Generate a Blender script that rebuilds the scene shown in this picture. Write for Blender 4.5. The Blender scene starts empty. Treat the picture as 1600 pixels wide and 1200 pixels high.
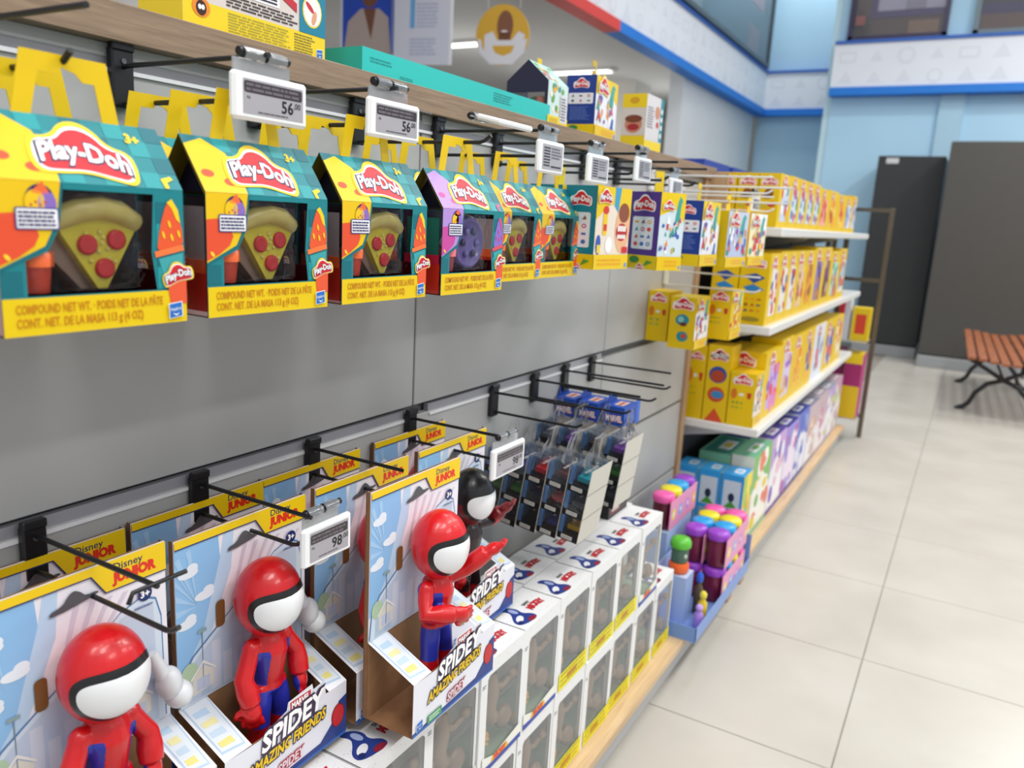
import bpy, math, random
from mathutils import Vector, Matrix, Euler
R=math.radians; PI=math.pi
random.seed(7)
S=bpy.context.scene; COL=S.collection

# ------------------------------------------------------------------ camera
CAMZ=1.27
yaw,pit,rol=-0.51689495,-0.20852219,0.0560063
FPX=1239.84
f=Vector((math.sin(yaw)*math.cos(pit),math.cos(yaw)*math.cos(pit),math.sin(pit)))
r=Vector((math.cos(yaw),-math.sin(yaw),0)); u=r.cross(f)
r2=r*math.cos(rol)+u*math.sin(rol); u2=-r*math.sin(rol)+u*math.cos(rol)
cam=bpy.data.cameras.new('camera'); co=bpy.data.objects.new('camera',cam); COL.objects.link(co)
m=Matrix((r2,u2,-f)).transposed().to_4x4(); m.translation=Vector((0,0,CAMZ)); co.matrix_world=m
cam.sensor_fit='HORIZONTAL'; cam.sensor_width=36; cam.lens=36*FPX/1600; cam.clip_start=.02
cam.dof.use_dof=True; cam.dof.focus_distance=1.03; cam.dof.aperture_fstop=5.0
S.camera=co
# ------------------------------------------------------------------ light
w=bpy.data.worlds.new('world'); S.world=w; w.use_nodes=True
w.node_tree.nodes['Background'].inputs[0].default_value=(.93,.96,1,1)
w.node_tree.nodes['Background'].inputs[1].default_value=.66
def area(x,y,z,sx,sy,p,rx=0,ry=0,col=(1,.98,.95)):
    l=bpy.data.lights.new('ceiling_and_fill_light','AREA'); l.shape='RECTANGLE'; l.size=sx; l.size_y=sy; l.energy=p; l.color=col
    o=bpy.data.objects.new('ceiling_and_fill_light',l); COL.objects.link(o); o.location=(x,y,z); o.rotation_euler=(rx,ry,0); return o
for y in (0.2,2.6,5.2,8.0): area(1.1,y,3.9,.35,1.6,46)
for y in (1.0,5.0,9.0): area(3.4,y,3.9,.35,1.6,46)
area(-.2,-.4,3.2,.3,1.4,26)
for x,y in ((-.8,7.2),(1.6,7.2),(-.8,4.4)): area(x,y,5.8,1.2,.4,42)  # high fill lamps, added to brighten the fascia and back wall
area(-2.3,10.8,5.6,.9,.4,38)  # fill lamp added for the dim wall recess
for x,y in ((-4.5,6.7),(-4.2,8.25),(-7.4,8.2),(-6.5,4.85),(-3.6,9.6)):  # unseen points added to brighten the low ceiling from below
    l=bpy.data.lights.new('low_ceiling_fill','POINT'); l.energy=12; l.shadow_soft_size=.25; l.color=(1,.98,.95); o=bpy.data.objects.new('low_ceiling_fill',l); COL.objects.link(o); o.location=(x,y,2.2)
S.view_settings.view_transform='Standard'; S.view_settings.look='None'; S.view_settings.gamma=1
S.view_settings.exposure=0.0; S.view_settings.use_curve_mapping=False

# ------------------------------------------------------------------ helpers
def hx(s):
    s=s.lstrip('#'); s=s if len(s)==6 else ''.join(q*2 for q in s); return tuple(((int(s[i:i+2],16)/255+.055)/1.055)**2.4 if int(s[i:i+2],16)>10 else int(s[i:i+2],16)/255/12.92 for i in (0,2,4))
_C={}
def C(c):
    if isinstance(c,str):
        if c not in _C: _C[c]=hx(c)
        return _C[c]
    return c
MATS={}
def mat(name,rough=.5,metal=0,spec=.5,coat=0,noise=0,nscale=40,bump=0,trans=0,alpha=None,tint=None):
    m=bpy.data.materials.new(name); m.use_nodes=True; nt=m.node_tree; b=nt.nodes['Principled BSDF']
    at=nt.nodes.new('ShaderNodeAttribute'); at.attribute_name='Col'
    src=at.outputs['Color']
    if noise or bump:
        tc=nt.nodes.new('ShaderNodeTexCoord'); n=nt.nodes.new('ShaderNodeTexNoise'); n.inputs['Scale'].default_value=nscale; n.inputs['Detail'].default_value=4
        nt.links.new(tc.outputs['Object'],n.inputs['Vector'])
        if noise:
            mr=nt.nodes.new('ShaderNodeMapRange'); mr.inputs[1].default_value=.3; mr.inputs[2].default_value=.7; mr.inputs[3].default_value=1-noise; mr.inputs[4].default_value=1+noise*.5
            nt.links.new(n.outputs[0],mr.inputs[0])
            mx=nt.nodes.new('ShaderNodeVectorMath'); mx.operation='SCALE'
            nt.links.new(src,mx.inputs[0]); nt.links.new(mr.outputs[0],mx.inputs['Scale']); src=mx.outputs[0]
        if bump:
            bp=nt.nodes.new('ShaderNodeBump'); bp.inputs['Strength'].default_value=bump; bp.inputs['Distance'].default_value=.002
            nt.links.new(n.outputs[0],bp.inputs['Height']); nt.links.new(bp.outputs[0],b.inputs['Normal'])
    nt.links.new(src,b.inputs['Base Color'])
    b.inputs['Roughness'].default_value=rough; b.inputs['Metallic'].default_value=metal; b.inputs['Specular IOR Level'].default_value=spec
    b.inputs['Coat Weight'].default_value=coat; b.inputs['Coat Roughness'].default_value=.12
    MATS[name]=m; return m
CARD=mat('printed_card',.42,coat=.05,spec=.38); PLAS=mat('moulded_plastic',.3); MATTE=mat('matte_paint',.6,noise=.04,nscale=9)
RUB=mat('black_coated_wire',.35); METAL=mat('brushed_metal',.3,metal=.8); KRAFT=mat('brown_board',.8,noise=.12,nscale=60)
TOY=mat('toy_vinyl',.33,coat=.25); WALLM=mat('painted_wall',.7,noise=.03,nscale=2)
PANEL=mat('melamine_panel',.42,noise=.05,nscale=5)
def mat_clear(name,tint=(1,1,1),refl=.5,base=.06,rough=.05,bump=0,nscale=60,white=0):
    m=bpy.data.materials.new(name); m.use_nodes=True; nt=m.node_tree; nt.nodes.remove(nt.nodes['Principled BSDF']); out=nt.nodes['Material Output']
    t=nt.nodes.new('ShaderNodeBsdfTransparent'); t.inputs[0].default_value=(*tint,1)
    g=nt.nodes.new('ShaderNodeBsdfGlossy'); g.inputs['Roughness'].default_value=rough
    fr=nt.nodes.new('ShaderNodeFresnel'); fr.inputs[0].default_value=1.5
    ma=nt.nodes.new('ShaderNodeMath'); ma.operation='MULTIPLY_ADD'; ma.inputs[1].default_value=refl; ma.inputs[2].default_value=base; ma.use_clamp=True
    nt.links.new(fr.outputs[0],ma.inputs[0]); mx=nt.nodes.new('ShaderNodeMixShader')
    nt.links.new(ma.outputs[0],mx.inputs[0]); nt.links.new(t.outputs[0],mx.inputs[1]); nt.links.new(g.outputs[0],mx.inputs[2])
    last=mx.outputs[0]
    if bump:
        tc=nt.nodes.new('ShaderNodeTexCoord'); n=nt.nodes.new('ShaderNodeTexNoise'); n.inputs['Scale'].default_value=nscale
        nt.links.new(tc.outputs['Object'],n.inputs['Vector'])
        bp=nt.nodes.new('ShaderNodeBump'); bp.inputs['Strength'].default_value=bump; bp.inputs['Distance'].default_value=.003
        nt.links.new(n.outputs[0],bp.inputs['Height'])
        for q in (g,fr): nt.links.new(bp.outputs[0],q.inputs['Normal'])
    if white:
        d=nt.nodes.new('ShaderNodeBsdfDiffuse'); d.inputs[0].default_value=(.8,.85,.9,1)
        m2=nt.nodes.new('ShaderNodeMixShader'); m2.inputs[0].default_value=white
        nt.links.new(last,m2.inputs[1]); nt.links.new(d.outputs[0],m2.inputs[2]); last=m2.outputs[0]
    nt.links.new(last,out.inputs[0]); return m
CLEAR=mat_clear('clear_plastic',bump=.15,nscale=30); BLIST=mat_clear('crinkled_blister',tint=(.97,.96,.94),refl=.75,base=.0,bump=1.0,nscale=60,rough=.03,white=.0)
DARKCLEAR=mat_clear('smoky_maroon_plastic',tint=(.97,.9,.9),refl=.5,base=.01); ACRYL=mat_clear('clear_acrylic',refl=.9,base=.03,tint=(.99,.99,1),bump=.35,nscale=60,white=.02,rough=.03)
FROST=mat_clear('frosted_clip_plastic',refl=.8,base=.1,white=.18)
GREYCLEAR=mat_clear('grey_window_film',tint=(.93,.92,.9),refl=.35,base=.02,white=.17)
# wood and floor
def wood(name,c1,c2,sx=1.5,sy=40,axis='Y',rough=.55):
    m=bpy.data.materials.new(name); m.use_nodes=True; nt=m.node_tree; b=nt.nodes['Principled BSDF']; b.inputs['Roughness'].default_value=rough
    tc=nt.nodes.new('ShaderNodeTexCoord'); mp=nt.nodes.new('ShaderNodeMapping')
    sc={'Y':(sy,sx,sy),'X':(sx,sy,sy),'Z':(sy,sy,sx)}[axis]; mp.inputs['Scale'].default_value=sc
    n=nt.nodes.new('ShaderNodeTexNoise'); n.inputs['Scale'].default_value=2.4; n.inputs['Detail'].default_value=6; n.inputs['Roughness'].default_value=.65; n.inputs['Distortion'].default_value=.4
    cr=nt.nodes.new('ShaderNodeValToRGB'); cr.color_ramp.elements[0].position=.3; cr.color_ramp.elements[0].color=(*C(c1),1); cr.color_ramp.elements[1].position=.7; cr.color_ramp.elements[1].color=(*C(c2),1)
    nt.links.new(tc.outputs['Object'],mp.inputs[0]); nt.links.new(mp.outputs[0],n.inputs['Vector']); nt.links.new(n.outputs[0],cr.inputs[0]); nt.links.new(cr.outputs[0],b.inputs['Base Color'])
    return m
WOODTOP=wood('grey_brown_oak_laminate','#7a6551','#9d856c',4,85); WOODDECK=wood('pale_oak_laminate','#c2a178','#dcc09a',1.5,30)
BENCHW=wood('red_brown_slats','#7c452a','#a9653f',2,50); POSTW=wood('oak_post','#a5835f','#c0a07c',2,40,'Z')
def floor_mat():
    m=bpy.data.materials.new('glazed_floor_tile'); m.use_nodes=True; nt=m.node_tree; b=nt.nodes['Principled BSDF']
    oi=nt.nodes.new('ShaderNodeObjectInfo'); tc=nt.nodes.new('ShaderNodeTexCoord'); n=nt.nodes.new('ShaderNodeTexNoise'); n.inputs['Scale'].default_value=3; n.inputs['Detail'].default_value=5
    va=nt.nodes.new('ShaderNodeVectorMath'); nt.links.new(tc.outputs['Object'],va.inputs[0]); nt.links.new(oi.outputs['Location'],va.inputs[1]); nt.links.new(va.outputs[0],n.inputs['Vector'])
    cr=nt.nodes.new('ShaderNodeValToRGB'); cr.color_ramp.elements[0].color=(*C('#bcb7ad'),1); cr.color_ramp.elements[1].color=(*C('#c8c4bb'),1); cr.color_ramp.elements[0].position=.3; cr.color_ramp.elements[1].position=.7
    nt.links.new(n.outputs[0],cr.inputs[0]); nt.links.new(cr.outputs[0],b.inputs['Base Color']); b.inputs['Roughness'].default_value=.28; return m
TILE=floor_mat()

class MB:
    def __init__(s): s.v=[];s.f=[];s.c=[];s.m=[];s.s=[]
    def add(s,vs,fs,col,mi=0,sm=False,T=None):
        o=len(s.v)
        if T is not None: vs=[tuple(T@Vector(p)) for p in vs]
        s.v+=[tuple(p) for p in vs]; c=C(col)
        for q in fs: s.f.append(tuple(o+i for i in q)); s.c.append(c); s.m.append(mi); s.s.append(sm)
        return s
    def box(s,x0,x1,y0,y1,z0,z1,col,mi=0,T=None,skip=()):
        vs=[(x0,y0,z0),(x1,y0,z0),(x1,y1,z0),(x0,y1,z0),(x0,y0,z1),(x1,y0,z1),(x1,y1,z1),(x0,y1,z1)]
        fs={'b':(0,3,2,1),'t':(4,5,6,7),'-y':(0,1,5,4),'+x':(1,2,6,5),'+y':(2,3,7,6),'-x':(3,0,4,7)}
        return s.add(vs,[q for k,q in fs.items() if k not in skip],col,mi,False,T)
    def rbox(s,x0,x1,y0,y1,z0,z1,b,col,mi=0,T=None):
        # box with chamfered edges: three shells
        cx,cy,cz=(x0+x1)/2,(y0+y1)/2,(z0+z1)/2; hx_,hy,hz=(x1-x0)/2,(y1-y0)/2,(z1-z0)/2
        vs=[];idx={}
        for sx in(-1,1):
            for sy in(-1,1):
                for sz in(-1,1):
                    for a in range(3):
                        p=[sx*(hx_-b),sy*(hy-b),sz*(hz-b)]; p[a]=(sx,sy,sz)[a]*(hx_,hy,hz)[a]
                        idx[(sx,sy,sz,a)]=len(vs); vs.append((cx+p[0],cy+p[1],cz+p[2]))
        fs=[]
        for a in range(3):
            o=[i for i in range(3) if i!=a]
            for sg in(-1,1):
                q=[]
                for (p1,p2) in((-1,-1),(1,-1),(1,1),(-1,1)):
                    k=[0,0,0]; k[a]=sg;k[o[0]]=p1;k[o[1]]=p2; q.append(idx[(k[0],k[1],k[2],a)])
                fs.append(q)
        for a in range(3):
            o=[i for i in range(3) if i!=a]
            for p1 in(-1,1):
                for p2 in(-1,1):
                    q=[]
                    for sg,ax in((-1,o[0]),(1,o[0]),(1,o[1]),(-1,o[1])):
                        k=[0,0,0];k[a]=sg;k[o[0]]=p1;k[o[1]]=p2; q.append(idx[(k[0],k[1],k[2],ax)])
                    fs.append(q)
        for sx in(-1,1):
            for sy in(-1,1):
                for sz in(-1,1): fs.append([idx[(sx,sy,sz,a)] for a in range(3)])
        return s.add(vs,fs,col,mi,False,T)
    def tube(s,pts,rad,col,n=8,mi=0,sm=True,T=None,caps=True):
        pts=[Vector(p) for p in pts]; rs=rad if isinstance(rad,(list,tuple)) else [rad]*len(pts)
        vs=[];up=None
        for i,p in enumerate(pts):
            t=(pts[min(i+1,len(pts)-1)]-pts[max(i-1,0)]).normalized()
            if up is None:
                up=t.orthogonal().normalized()
            up=(up-t*up.dot(t)).normalized(); w_=t.cross(up)
            for k in range(n):
                a=2*PI*k/n; vs.append(p+(up*math.cos(a)+w_*math.sin(a))*rs[i])
        fs=[(i*n+k,i*n+(k+1)%n,(i+1)*n+(k+1)%n,(i+1)*n+k) for i in range(len(pts)-1) for k in range(n)]
        s.add(vs,fs,col,mi,sm,T)
        if caps: s.add(vs[:n][::-1],[tuple(range(n))],col,mi,False,T); s.add(vs[-n:],[tuple(range(n))],col,mi,False,T)
        return s
    def lathe(s,prof,c,col,n=20,mi=0,sm=True,T=None,ax=2,sq=(1,1)):
        vs=[]
        for (r_,z) in prof:
            for k in range(n):
                a=2*PI*k/n; p=[r_*math.cos(a)*sq[0],r_*math.sin(a)*sq[1],z]
                if ax==0: p=[z,p[0],p[1]]
                vs.append((c[0]+p[0],c[1]+p[1],c[2]+p[2]))
        fs=[(i*n+k,i*n+(k+1)%n,(i+1)*n+(k+1)%n,(i+1)*n+k) for i in range(len(prof)-1) for k in range(n)]
        s.add(vs,fs,col,mi,sm,T); s.add(vs[:n][::-1],[tuple(range(n))],col,mi,False,T); s.add(vs[-n:],[tuple(range(n))],col,mi,False,T); return s
    def ell(s,c,rad,col,n=16,m_=10,mi=0,T=None):
        vs=[];
        for i in range(m_+1):
            th=PI*i/m_
            for k in range(n):
                a=2*PI*k/n; vs.append((c[0]+rad[0]*math.sin(th)*math.cos(a),c[1]+rad[1]*math.sin(th)*math.sin(a),c[2]-rad[2]*math.cos(th)))
        fs=[(i*n+k,i*n+(k+1)%n,(i+1)*n+(k+1)%n,(i+1)*n+k) for i in range(m_) for k in range(n)]
        return s.add(vs,fs,col,mi,True,T)
    def prism(s,poly,y0,y1,col,mi=0,plane='xz',T=None,caps=True):
        n=len(poly)
        def P(a,b,t): return {'xz':(a,t,b),'yz':(t,a,b),'xy':(a,b,t)}[plane]
        vs=[P(a,b,y0) for a,b in poly]+[P(a,b,y1) for a,b in poly]
        fs=[(i,(i+1)%n,n+(i+1)%n,n+i) for i in range(n)]
        if caps: fs+=[tuple(range(n))[::-1],tuple(range(n,2*n))]
        return s.add(vs,fs,col,mi,False,T)
    def mesh(s,name,mats):
        me=bpy.data.meshes.new(name); me.from_pydata(s.v,[],s.f); 
        a=me.attributes.new('Col','FLOAT_COLOR','FACE'); flat=[]
        for c in s.c: flat+=[c[0],c[1],c[2],1]
        a.data.foreach_set('color',flat)
        for q in mats: me.materials.append(q)
        me.polygons.foreach_set('material_index',s.m); me.polygons.foreach_set('use_smooth',s.s); me.update(); return me
    def build(s,name,mats,parent=None,loc=None,rz=0):
        if not isinstance(mats,(list,tuple)): mats=[mats]
        o=bpy.data.objects.new(name,s.mesh(name,mats)); COL.objects.link(o)
        if parent: o.parent=parent
        if loc is not None: o.location=loc
        if rz: o.rotation_euler=(0,0,rz)
        return o
def E(name,loc,rz=0,ry=0):
    o=bpy.data.objects.new(name,None); o.empty_display_size=.02; COL.objects.link(o); o.location=loc; o.rotation_euler=(0,ry,rz); return o
def tag(o,label,cat=None,group=None,kind=None):
    if label: o['label']=label
    if cat: o['category']=cat
    if group: o['group']=group
    if kind: o['kind']=kind
    return o
def struct(o): o['kind']='structure'; return o
_kids={}
def copy_tree(o,parent=None):
    c=o.copy(); COL.objects.link(c)
    if parent: c.parent=parent
    for ch in list(o.children): copy_tree(ch,c)
    return c
def inst(proto,loc,label,cat,group=None,rz=0,ry=0,state={}):
    if proto.name not in state: state[proto.name]=1; o=proto
    else: o=copy_tree(proto)
    o.location=loc; o.rotation_euler=(0,ry,rz); tag(o,label,cat,group); return o
ORD=['first','second','third','fourth','fifth','sixth','seventh','eighth','ninth','tenth','eleventh','twelfth','thirteenth','fourteenth','fifteenth','sixteenth','seventeenth','eighteenth']

# --- text
_TX={}
def text_geo(s,bold=0.0):
    k=(s,bold)
    if k in _TX: return _TX[k]
    cu=bpy.data.curves.new('t','FONT'); cu.body=s; cu.size=1; cu.resolution_u=2; cu.offset=bold; cu.align_x='LEFT'
    ob=bpy.data.objects.new('t',cu); COL.objects.link(ob)
    me=bpy.data.meshes.new_from_object(ob)
    vs=[(v.co.x,v.co.y) for v in me.vertices]; fs=[tuple(p.vertices) for p in me.polygons]
    bpy.data.objects.remove(ob); bpy.data.curves.remove(cu); bpy.data.meshes.remove(me)
    x0=min(v[0] for v in vs); x1=max(v[0] for v in vs)
    vs=[((x-x0),y) for x,y in vs]
    _TX[k]=(vs,fs,x1-x0); return _TX[k]
def chaikin(p,n=2):
    for _ in range(n):
        q=[]
        for i in range(len(p)):
            a=p[i];b=p[(i+1)%len(p)]
            q+=[(a[0]*.75+b[0]*.25,a[1]*.75+b[1]*.25),(a[0]*.25+b[0]*.75,a[1]*.25+b[1]*.75)]
        p=q
    return p
class Art:
    """flat print laid on a face: u right, v up, thin ink layers"""
    def __init__(s,mb,o,u,v,mi=0,eps=.00025):
        s.mb=mb;s.o=Vector(o);s.u=Vector(u);s.v=Vector(v);s.n=s.u.cross(s.v).normalized();s.mi=mi;s.eps=eps
    def P(s,a,b,l): return tuple(s.o+s.u*a+s.v*b+s.n*(s.eps*l))
    def poly(s,pts,col,l=1): s.mb.add([s.P(a,b,l) for a,b in pts],[tuple(range(len(pts)))],col,s.mi); return s
    def rect(s,a0,b0,a1,b1,col,l=1): return s.poly([(a0,b0),(a1,b0),(a1,b1),(a0,b1)],col,l)
    def ell(s,cu,cv,ru,rv,col,l=1,n=18,rot=0):
        c,q=math.cos(rot),math.sin(rot)
        return s.poly([(cu+ru*math.cos(t)*c-rv*math.sin(t)*q,cv+ru*math.cos(t)*q+rv*math.sin(t)*c) for t in [2*PI*i/n for i in range(n)]],col,l)
    def rrect(s,a0,b0,a1,b1,r_,col,l=1):
        p=[]
        for cx,cy,t0 in((a1-r_,b1-r_,0),(a0+r_,b1-r_,90),(a0+r_,b0+r_,180),(a1-r_,b0+r_,270)):
            for k in range(5): t=R(t0+k*22.5); p.append((cx+r_*math.cos(t),cy+r_*math.sin(t)))
        return s.poly(p,col,l)
    def text(s,t,a,b,h,col,l=1,bold=0,rot=0,anchor='l',wid=None,warp=None,shear=0):
        vs,fs,w_=text_geo(t,bold); k=h/.7; kx=k if wid is None else wid/w_
        off={'l':0,'c':-w_*kx/2,'r':-w_*kx}[anchor]; c,q=math.cos(rot),math.sin(rot); out=[]
        for x,y in vs:
            X=x*kx+off+shear*y*k; Y=y*k
            if warp: X,Y=warp(X,Y)
            out.append(s.P(a+X*c-Y*q,b+X*q+Y*c,l))
        s.mb.add(out,fs,col,s.mi); return s
    def lines(s,a0,b0,a1,b1,n,col,l=1,rag=.25,rnd=random.Random(3)):
        h=(b1-b0)/n
        for i in range(n):
            y=b1-h*(i+1); x=a0; end=a1-(a1-a0)*rnd.random()*rag
            while x<end:
                w_=min((a1-a0)*(.05+.16*rnd.random()),end-x); s.rect(x,y+h*.2,x+w_,y+h*.75,col,l); x+=w_+(a1-a0)*.02
        return s
CLOUD=chaikin([(-.5,-.02),(-.46,.14),(-.26,.17),(-.15,.31),(0,.36),(.15,.31),(.26,.17),(.46,.14),(.5,-.02),(.46,-.19),(.26,-.17),(0,-.13),(-.26,-.17),(-.46,-.19)],2)
def logo(A,cu,cv,w_,l=2,rot=0,border='#f2d21b',mid='#ffffff',simple=False):
    c,q=math.cos(rot),math.sin(rot)
    def sc(k,kv=None):
        kv=kv or k
        return [(cu+(x*k*c-(y*kv)*q)*w_,cv+(x*k*q+y*kv*c)*w_) for x,y in CLOUD]
    if not simple:
        A.poly(sc(1.16,1.3),border,l); A.poly(sc(1.06,1.12),mid,l+1)
    else: A.poly(sc(1.1,1.18),mid,l+1)
    A.poly(sc(1),'#d3222e',l+2)
    def wp(X,Y): return X,Y*(1+.0)+(-(X/w_)**2*.42+.03)*w_
    if not simple: A.text('Play-Doh',cu,cv-.055*w_,.225*w_,'#2b2a55',l+3,bold=.07,rot=rot,anchor='c',wid=.99*w_,warp=wp)
    A.text('Play-Doh',cu,cv-.05*w_,.215*w_,'#ffffff',l+4,bold=.03,rot=rot,anchor='c',wid=.94*w_,warp=wp)
def maker(A,a,b,s_,l=2):  # small blue square maker's mark
    A.poly([(a-s_*.05,b-s_*.05),(a+s_*1.02,b+s_*.08),(a+s_*.98,b+s_*1.1),(a-s_*.08,b+s_*.97)],'#ffffff',l)
    A.poly([(a,b),(a+s_*.95,b+s_*.12),(a+s_*.92,b+s_*1.04),(a-s_*.02,b+s_*.92)],'#1f6fc4',l+1)
    A.text('Hasbro',a+s_*.46,b+s_*.5,s_*.24,'#ffffff',l+2,anchor='c',wid=s_*.82,rot=.12)
    A.poly([(a+s_*(.2+.09*i),b+s_*(.38-.13*math.sin(PI*i/6))) for i in range(7)]+[(a+s_*(.2+.09*i),b+s_*(.38-.22*math.sin(PI*i/6))) for i in range(6,-1,-1)],'#ffffff',l+2)
# ------------------------------------------------------------------ setting
XP=-.84                       # face of the merchandising panels
fb=MB().box(-9,9,-2,16,-.06,-.004,'#9a948a'); floor=struct(fb.build('floor',WALLM))
tm=MB().rbox(.0018,.5982,.0018,.5982,-.012,0,.0012,'#c8c2b6').mesh('floor_tile',[TILE])
cnt=0
for j in range(19):
    for i in range(14):
        x=-.123-.6+.6*(i-0); y=1.285-1.2+.6*j
        if x>(y+1.2)*.42+.6: continue
        o=bpy.data.objects.new('tile',tm); COL.objects.link(o); o.parent=floor; o.location=(x,y,0); cnt+=1
        if cnt>=290: break
    if cnt>=290: break
# far wall, stepped
WY=10.2; AY=11.75; FX=-2.87; ZB=2.853; ZT=3.37
struct(MB().box(-1.755,9,WY,WY+.15,0,6,'#b0d8f0').build('wall_back',WALLM))
struct(MB().box(FX-.1,-1.755,AY,AY+.15,0,6,'#a8cde4').build('wall_back_recess',WALLM))
struct(MB().box(-1.83,-1.755,WY+.02,AY,0,6,'#c4e2ec').build('wall_return',WALLM))  # paler colour puts the light on this side face into the paint
for k,x in enumerate((-.62,1.6)): struct(MB().box(x,x+.24,WY-.05,WY,0,ZB,'#a9cce0').build('trim_%d'%(k+1),WALLM))
def fascia(name,x0,x1,y0,y1,horizontal_x,n_blue,pts):
    # printed white band with a thick coloured strip below and a thin one above
    e=E(name,(0,0,0)); e['kind']='structure'
    MB().box(x0,x1,y0,y1,ZB,ZT,'#e2e7ef').build('band',WALLM,e)
    mb=MB()
    for (a,b,c) in n_blue:
        if horizontal_x: mb.box(a,b,y0-.03,y1,ZB-.045,ZB+.04,c)
        else: mb.box(x0,x1+.03,a,b,ZB-.045,ZB+.04,c)
    mb.build('lower_strip',MATTE,e)
    mb=MB()
    if horizontal_x: mb.box(x0,x1,y0-.02,y1,ZT-.012,ZT+.02,'#2f62b8')
    else: mb.box(x0,x1+.02,y0,y1,ZT-.012,ZT+.02,'#2f62b8')
    mb.build('upper_strip',MATTE,e)
    # faint grey icon print
    rr=random.Random(11); mb=MB()
    L=(x1-x0) if horizontal_x else (y1-y0)
    A=Art(mb,(x0,y0-.001,ZB+.06),(1,0,0),(0,0,1)) if horizontal_x else Art(mb,(x1+.001,y0,ZB+.06),(0,1,0),(0,0,1))
    a=.15
    while a<L-.2:
        for b in (.08,.3):
            s_=.06+.04*rr.random(); g='#d9dee7'
            k=rr.randrange(3)
            if k==0: A.ell(a,b,s_,s_,g,1); A.ell(a,b,s_*.65,s_*.65,'#e2e7ef',2)
            elif k==1: A.rrect(a-s_,b-s_*.6,a+s_,b+s_*.6,.02,g,1); A.rrect(a-s_*.75,b-s_*.35,a+s_*.75,b+s_*.35,.01,'#e2e7ef',2)
            else: A.poly([(a-s_,b-s_*.7),(a+s_,b-s_*.7),(a,b+s_)],g,1)
        a+=.3
    mb.build('printed_icons',WALLM,e)
    return e
fascia('fascia_left',FX-.12,FX,-1,AY,False,[(-1,6.47,'#d9423c'),(6.47,AY,'#1778d6')],None)
fascia('fascia_recess',FX,-1.76,AY-.12,AY,True,[(FX,-1.76,'#1778d6')],None)
fascia('fascia_back',-1.76,9,WY-.16,WY,True,[(-1.76,.15,'#1778d6'),(.15,9,'#d9423c')],None)
# upper floor: glazed shop fronts above the fascia
def shopfront(n,x0,x1,z0,z1,y,axis,frame,back,items):
    e=E('window_%d'%n,(0,0,0)); e['kind']='structure'
    mb=MB()
    def bx(M_,a0,a1,c0,c1,d0,d1,col):
        if axis=='x': M_.box(a0,a1,y-d1,y-d0,c0,c1,col)
        else: M_.box(y+d0,y+d1,a0,a1,c0,c1,col)
    t=.05
    bx(mb,x0,x1,z0,z0+t,.0,.06,frame); bx(mb,x0,x1,z1-t,z1,0,.06,frame); bx(mb,x0,x0+t,z0,z1,0,.06,frame); bx(mb,x1-t,x1,z0,z1,0,.06,frame)
    mb.build('window_frame',PLAS,e)
    mb=MB(); bx(mb,x0,x1,z0,z1,-.01,.0,back); mb.build('dark_interior',MATTE,e)
    for k,(a0,a1,c0,c1,col) in enumerate(items):
        mb=MB(); bx(mb,a0,a1,c0,c1,.002,.012+.004*k,col); mb.build('shop_display',MATTE,e)
    mb=MB(); bx(mb,x0+t,x1-t,z0+t,z1-t,.04,.046,'#ffffff'); mb.build('pane',CLEAR,e)
shopfront(1,-1.66,-.66,ZT+.03,5.2,WY-.02,'x','#3a3350','#4c3835',[(-1.45,-.68,ZT+.27,5.1,'#3a2a66'),(-1.38,-.7,ZT+.34,5.1,'#aaa6bd'),(-1.1,-.9,ZT+.34,5.1,'#8f8aa0'),(-1.6,-1.5,ZT+.2,ZT+.3,'#a0504a'),(-1.05,-.75,ZT+.06,ZT+.22,'#7d5f4b')])
shopfront(2,-.42,2.4,ZT+.03,5.2,WY-.02,'x','#6d8088','#37343f',[(-.4,2.3,ZT+.08,ZT+.24,'#5e463f'),(-.38,2.3,ZT+.24,ZT+.34,'#332a5c'),(-.3,-.2,ZT+.4,ZT+.5,'#b6b8cc')])
shopfront(3,6.0,11.5,ZT+.03,6,FX-.02,'y','#3b4248','#30363c',[(6.1,8.6,ZT+.05,5.9,'#8b8f9b'),(10.3,11.1,ZT+.65,ZT+1.5,'#c0665c'),(10.5,11.0,ZT+.12,ZT+.4,'#8a4a44')])
struct(MB().box(FX-.14,FX-.12,-1,AY,ZT,6,'#b3d0dd').build('wall_left_upper',WALLM))
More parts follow.
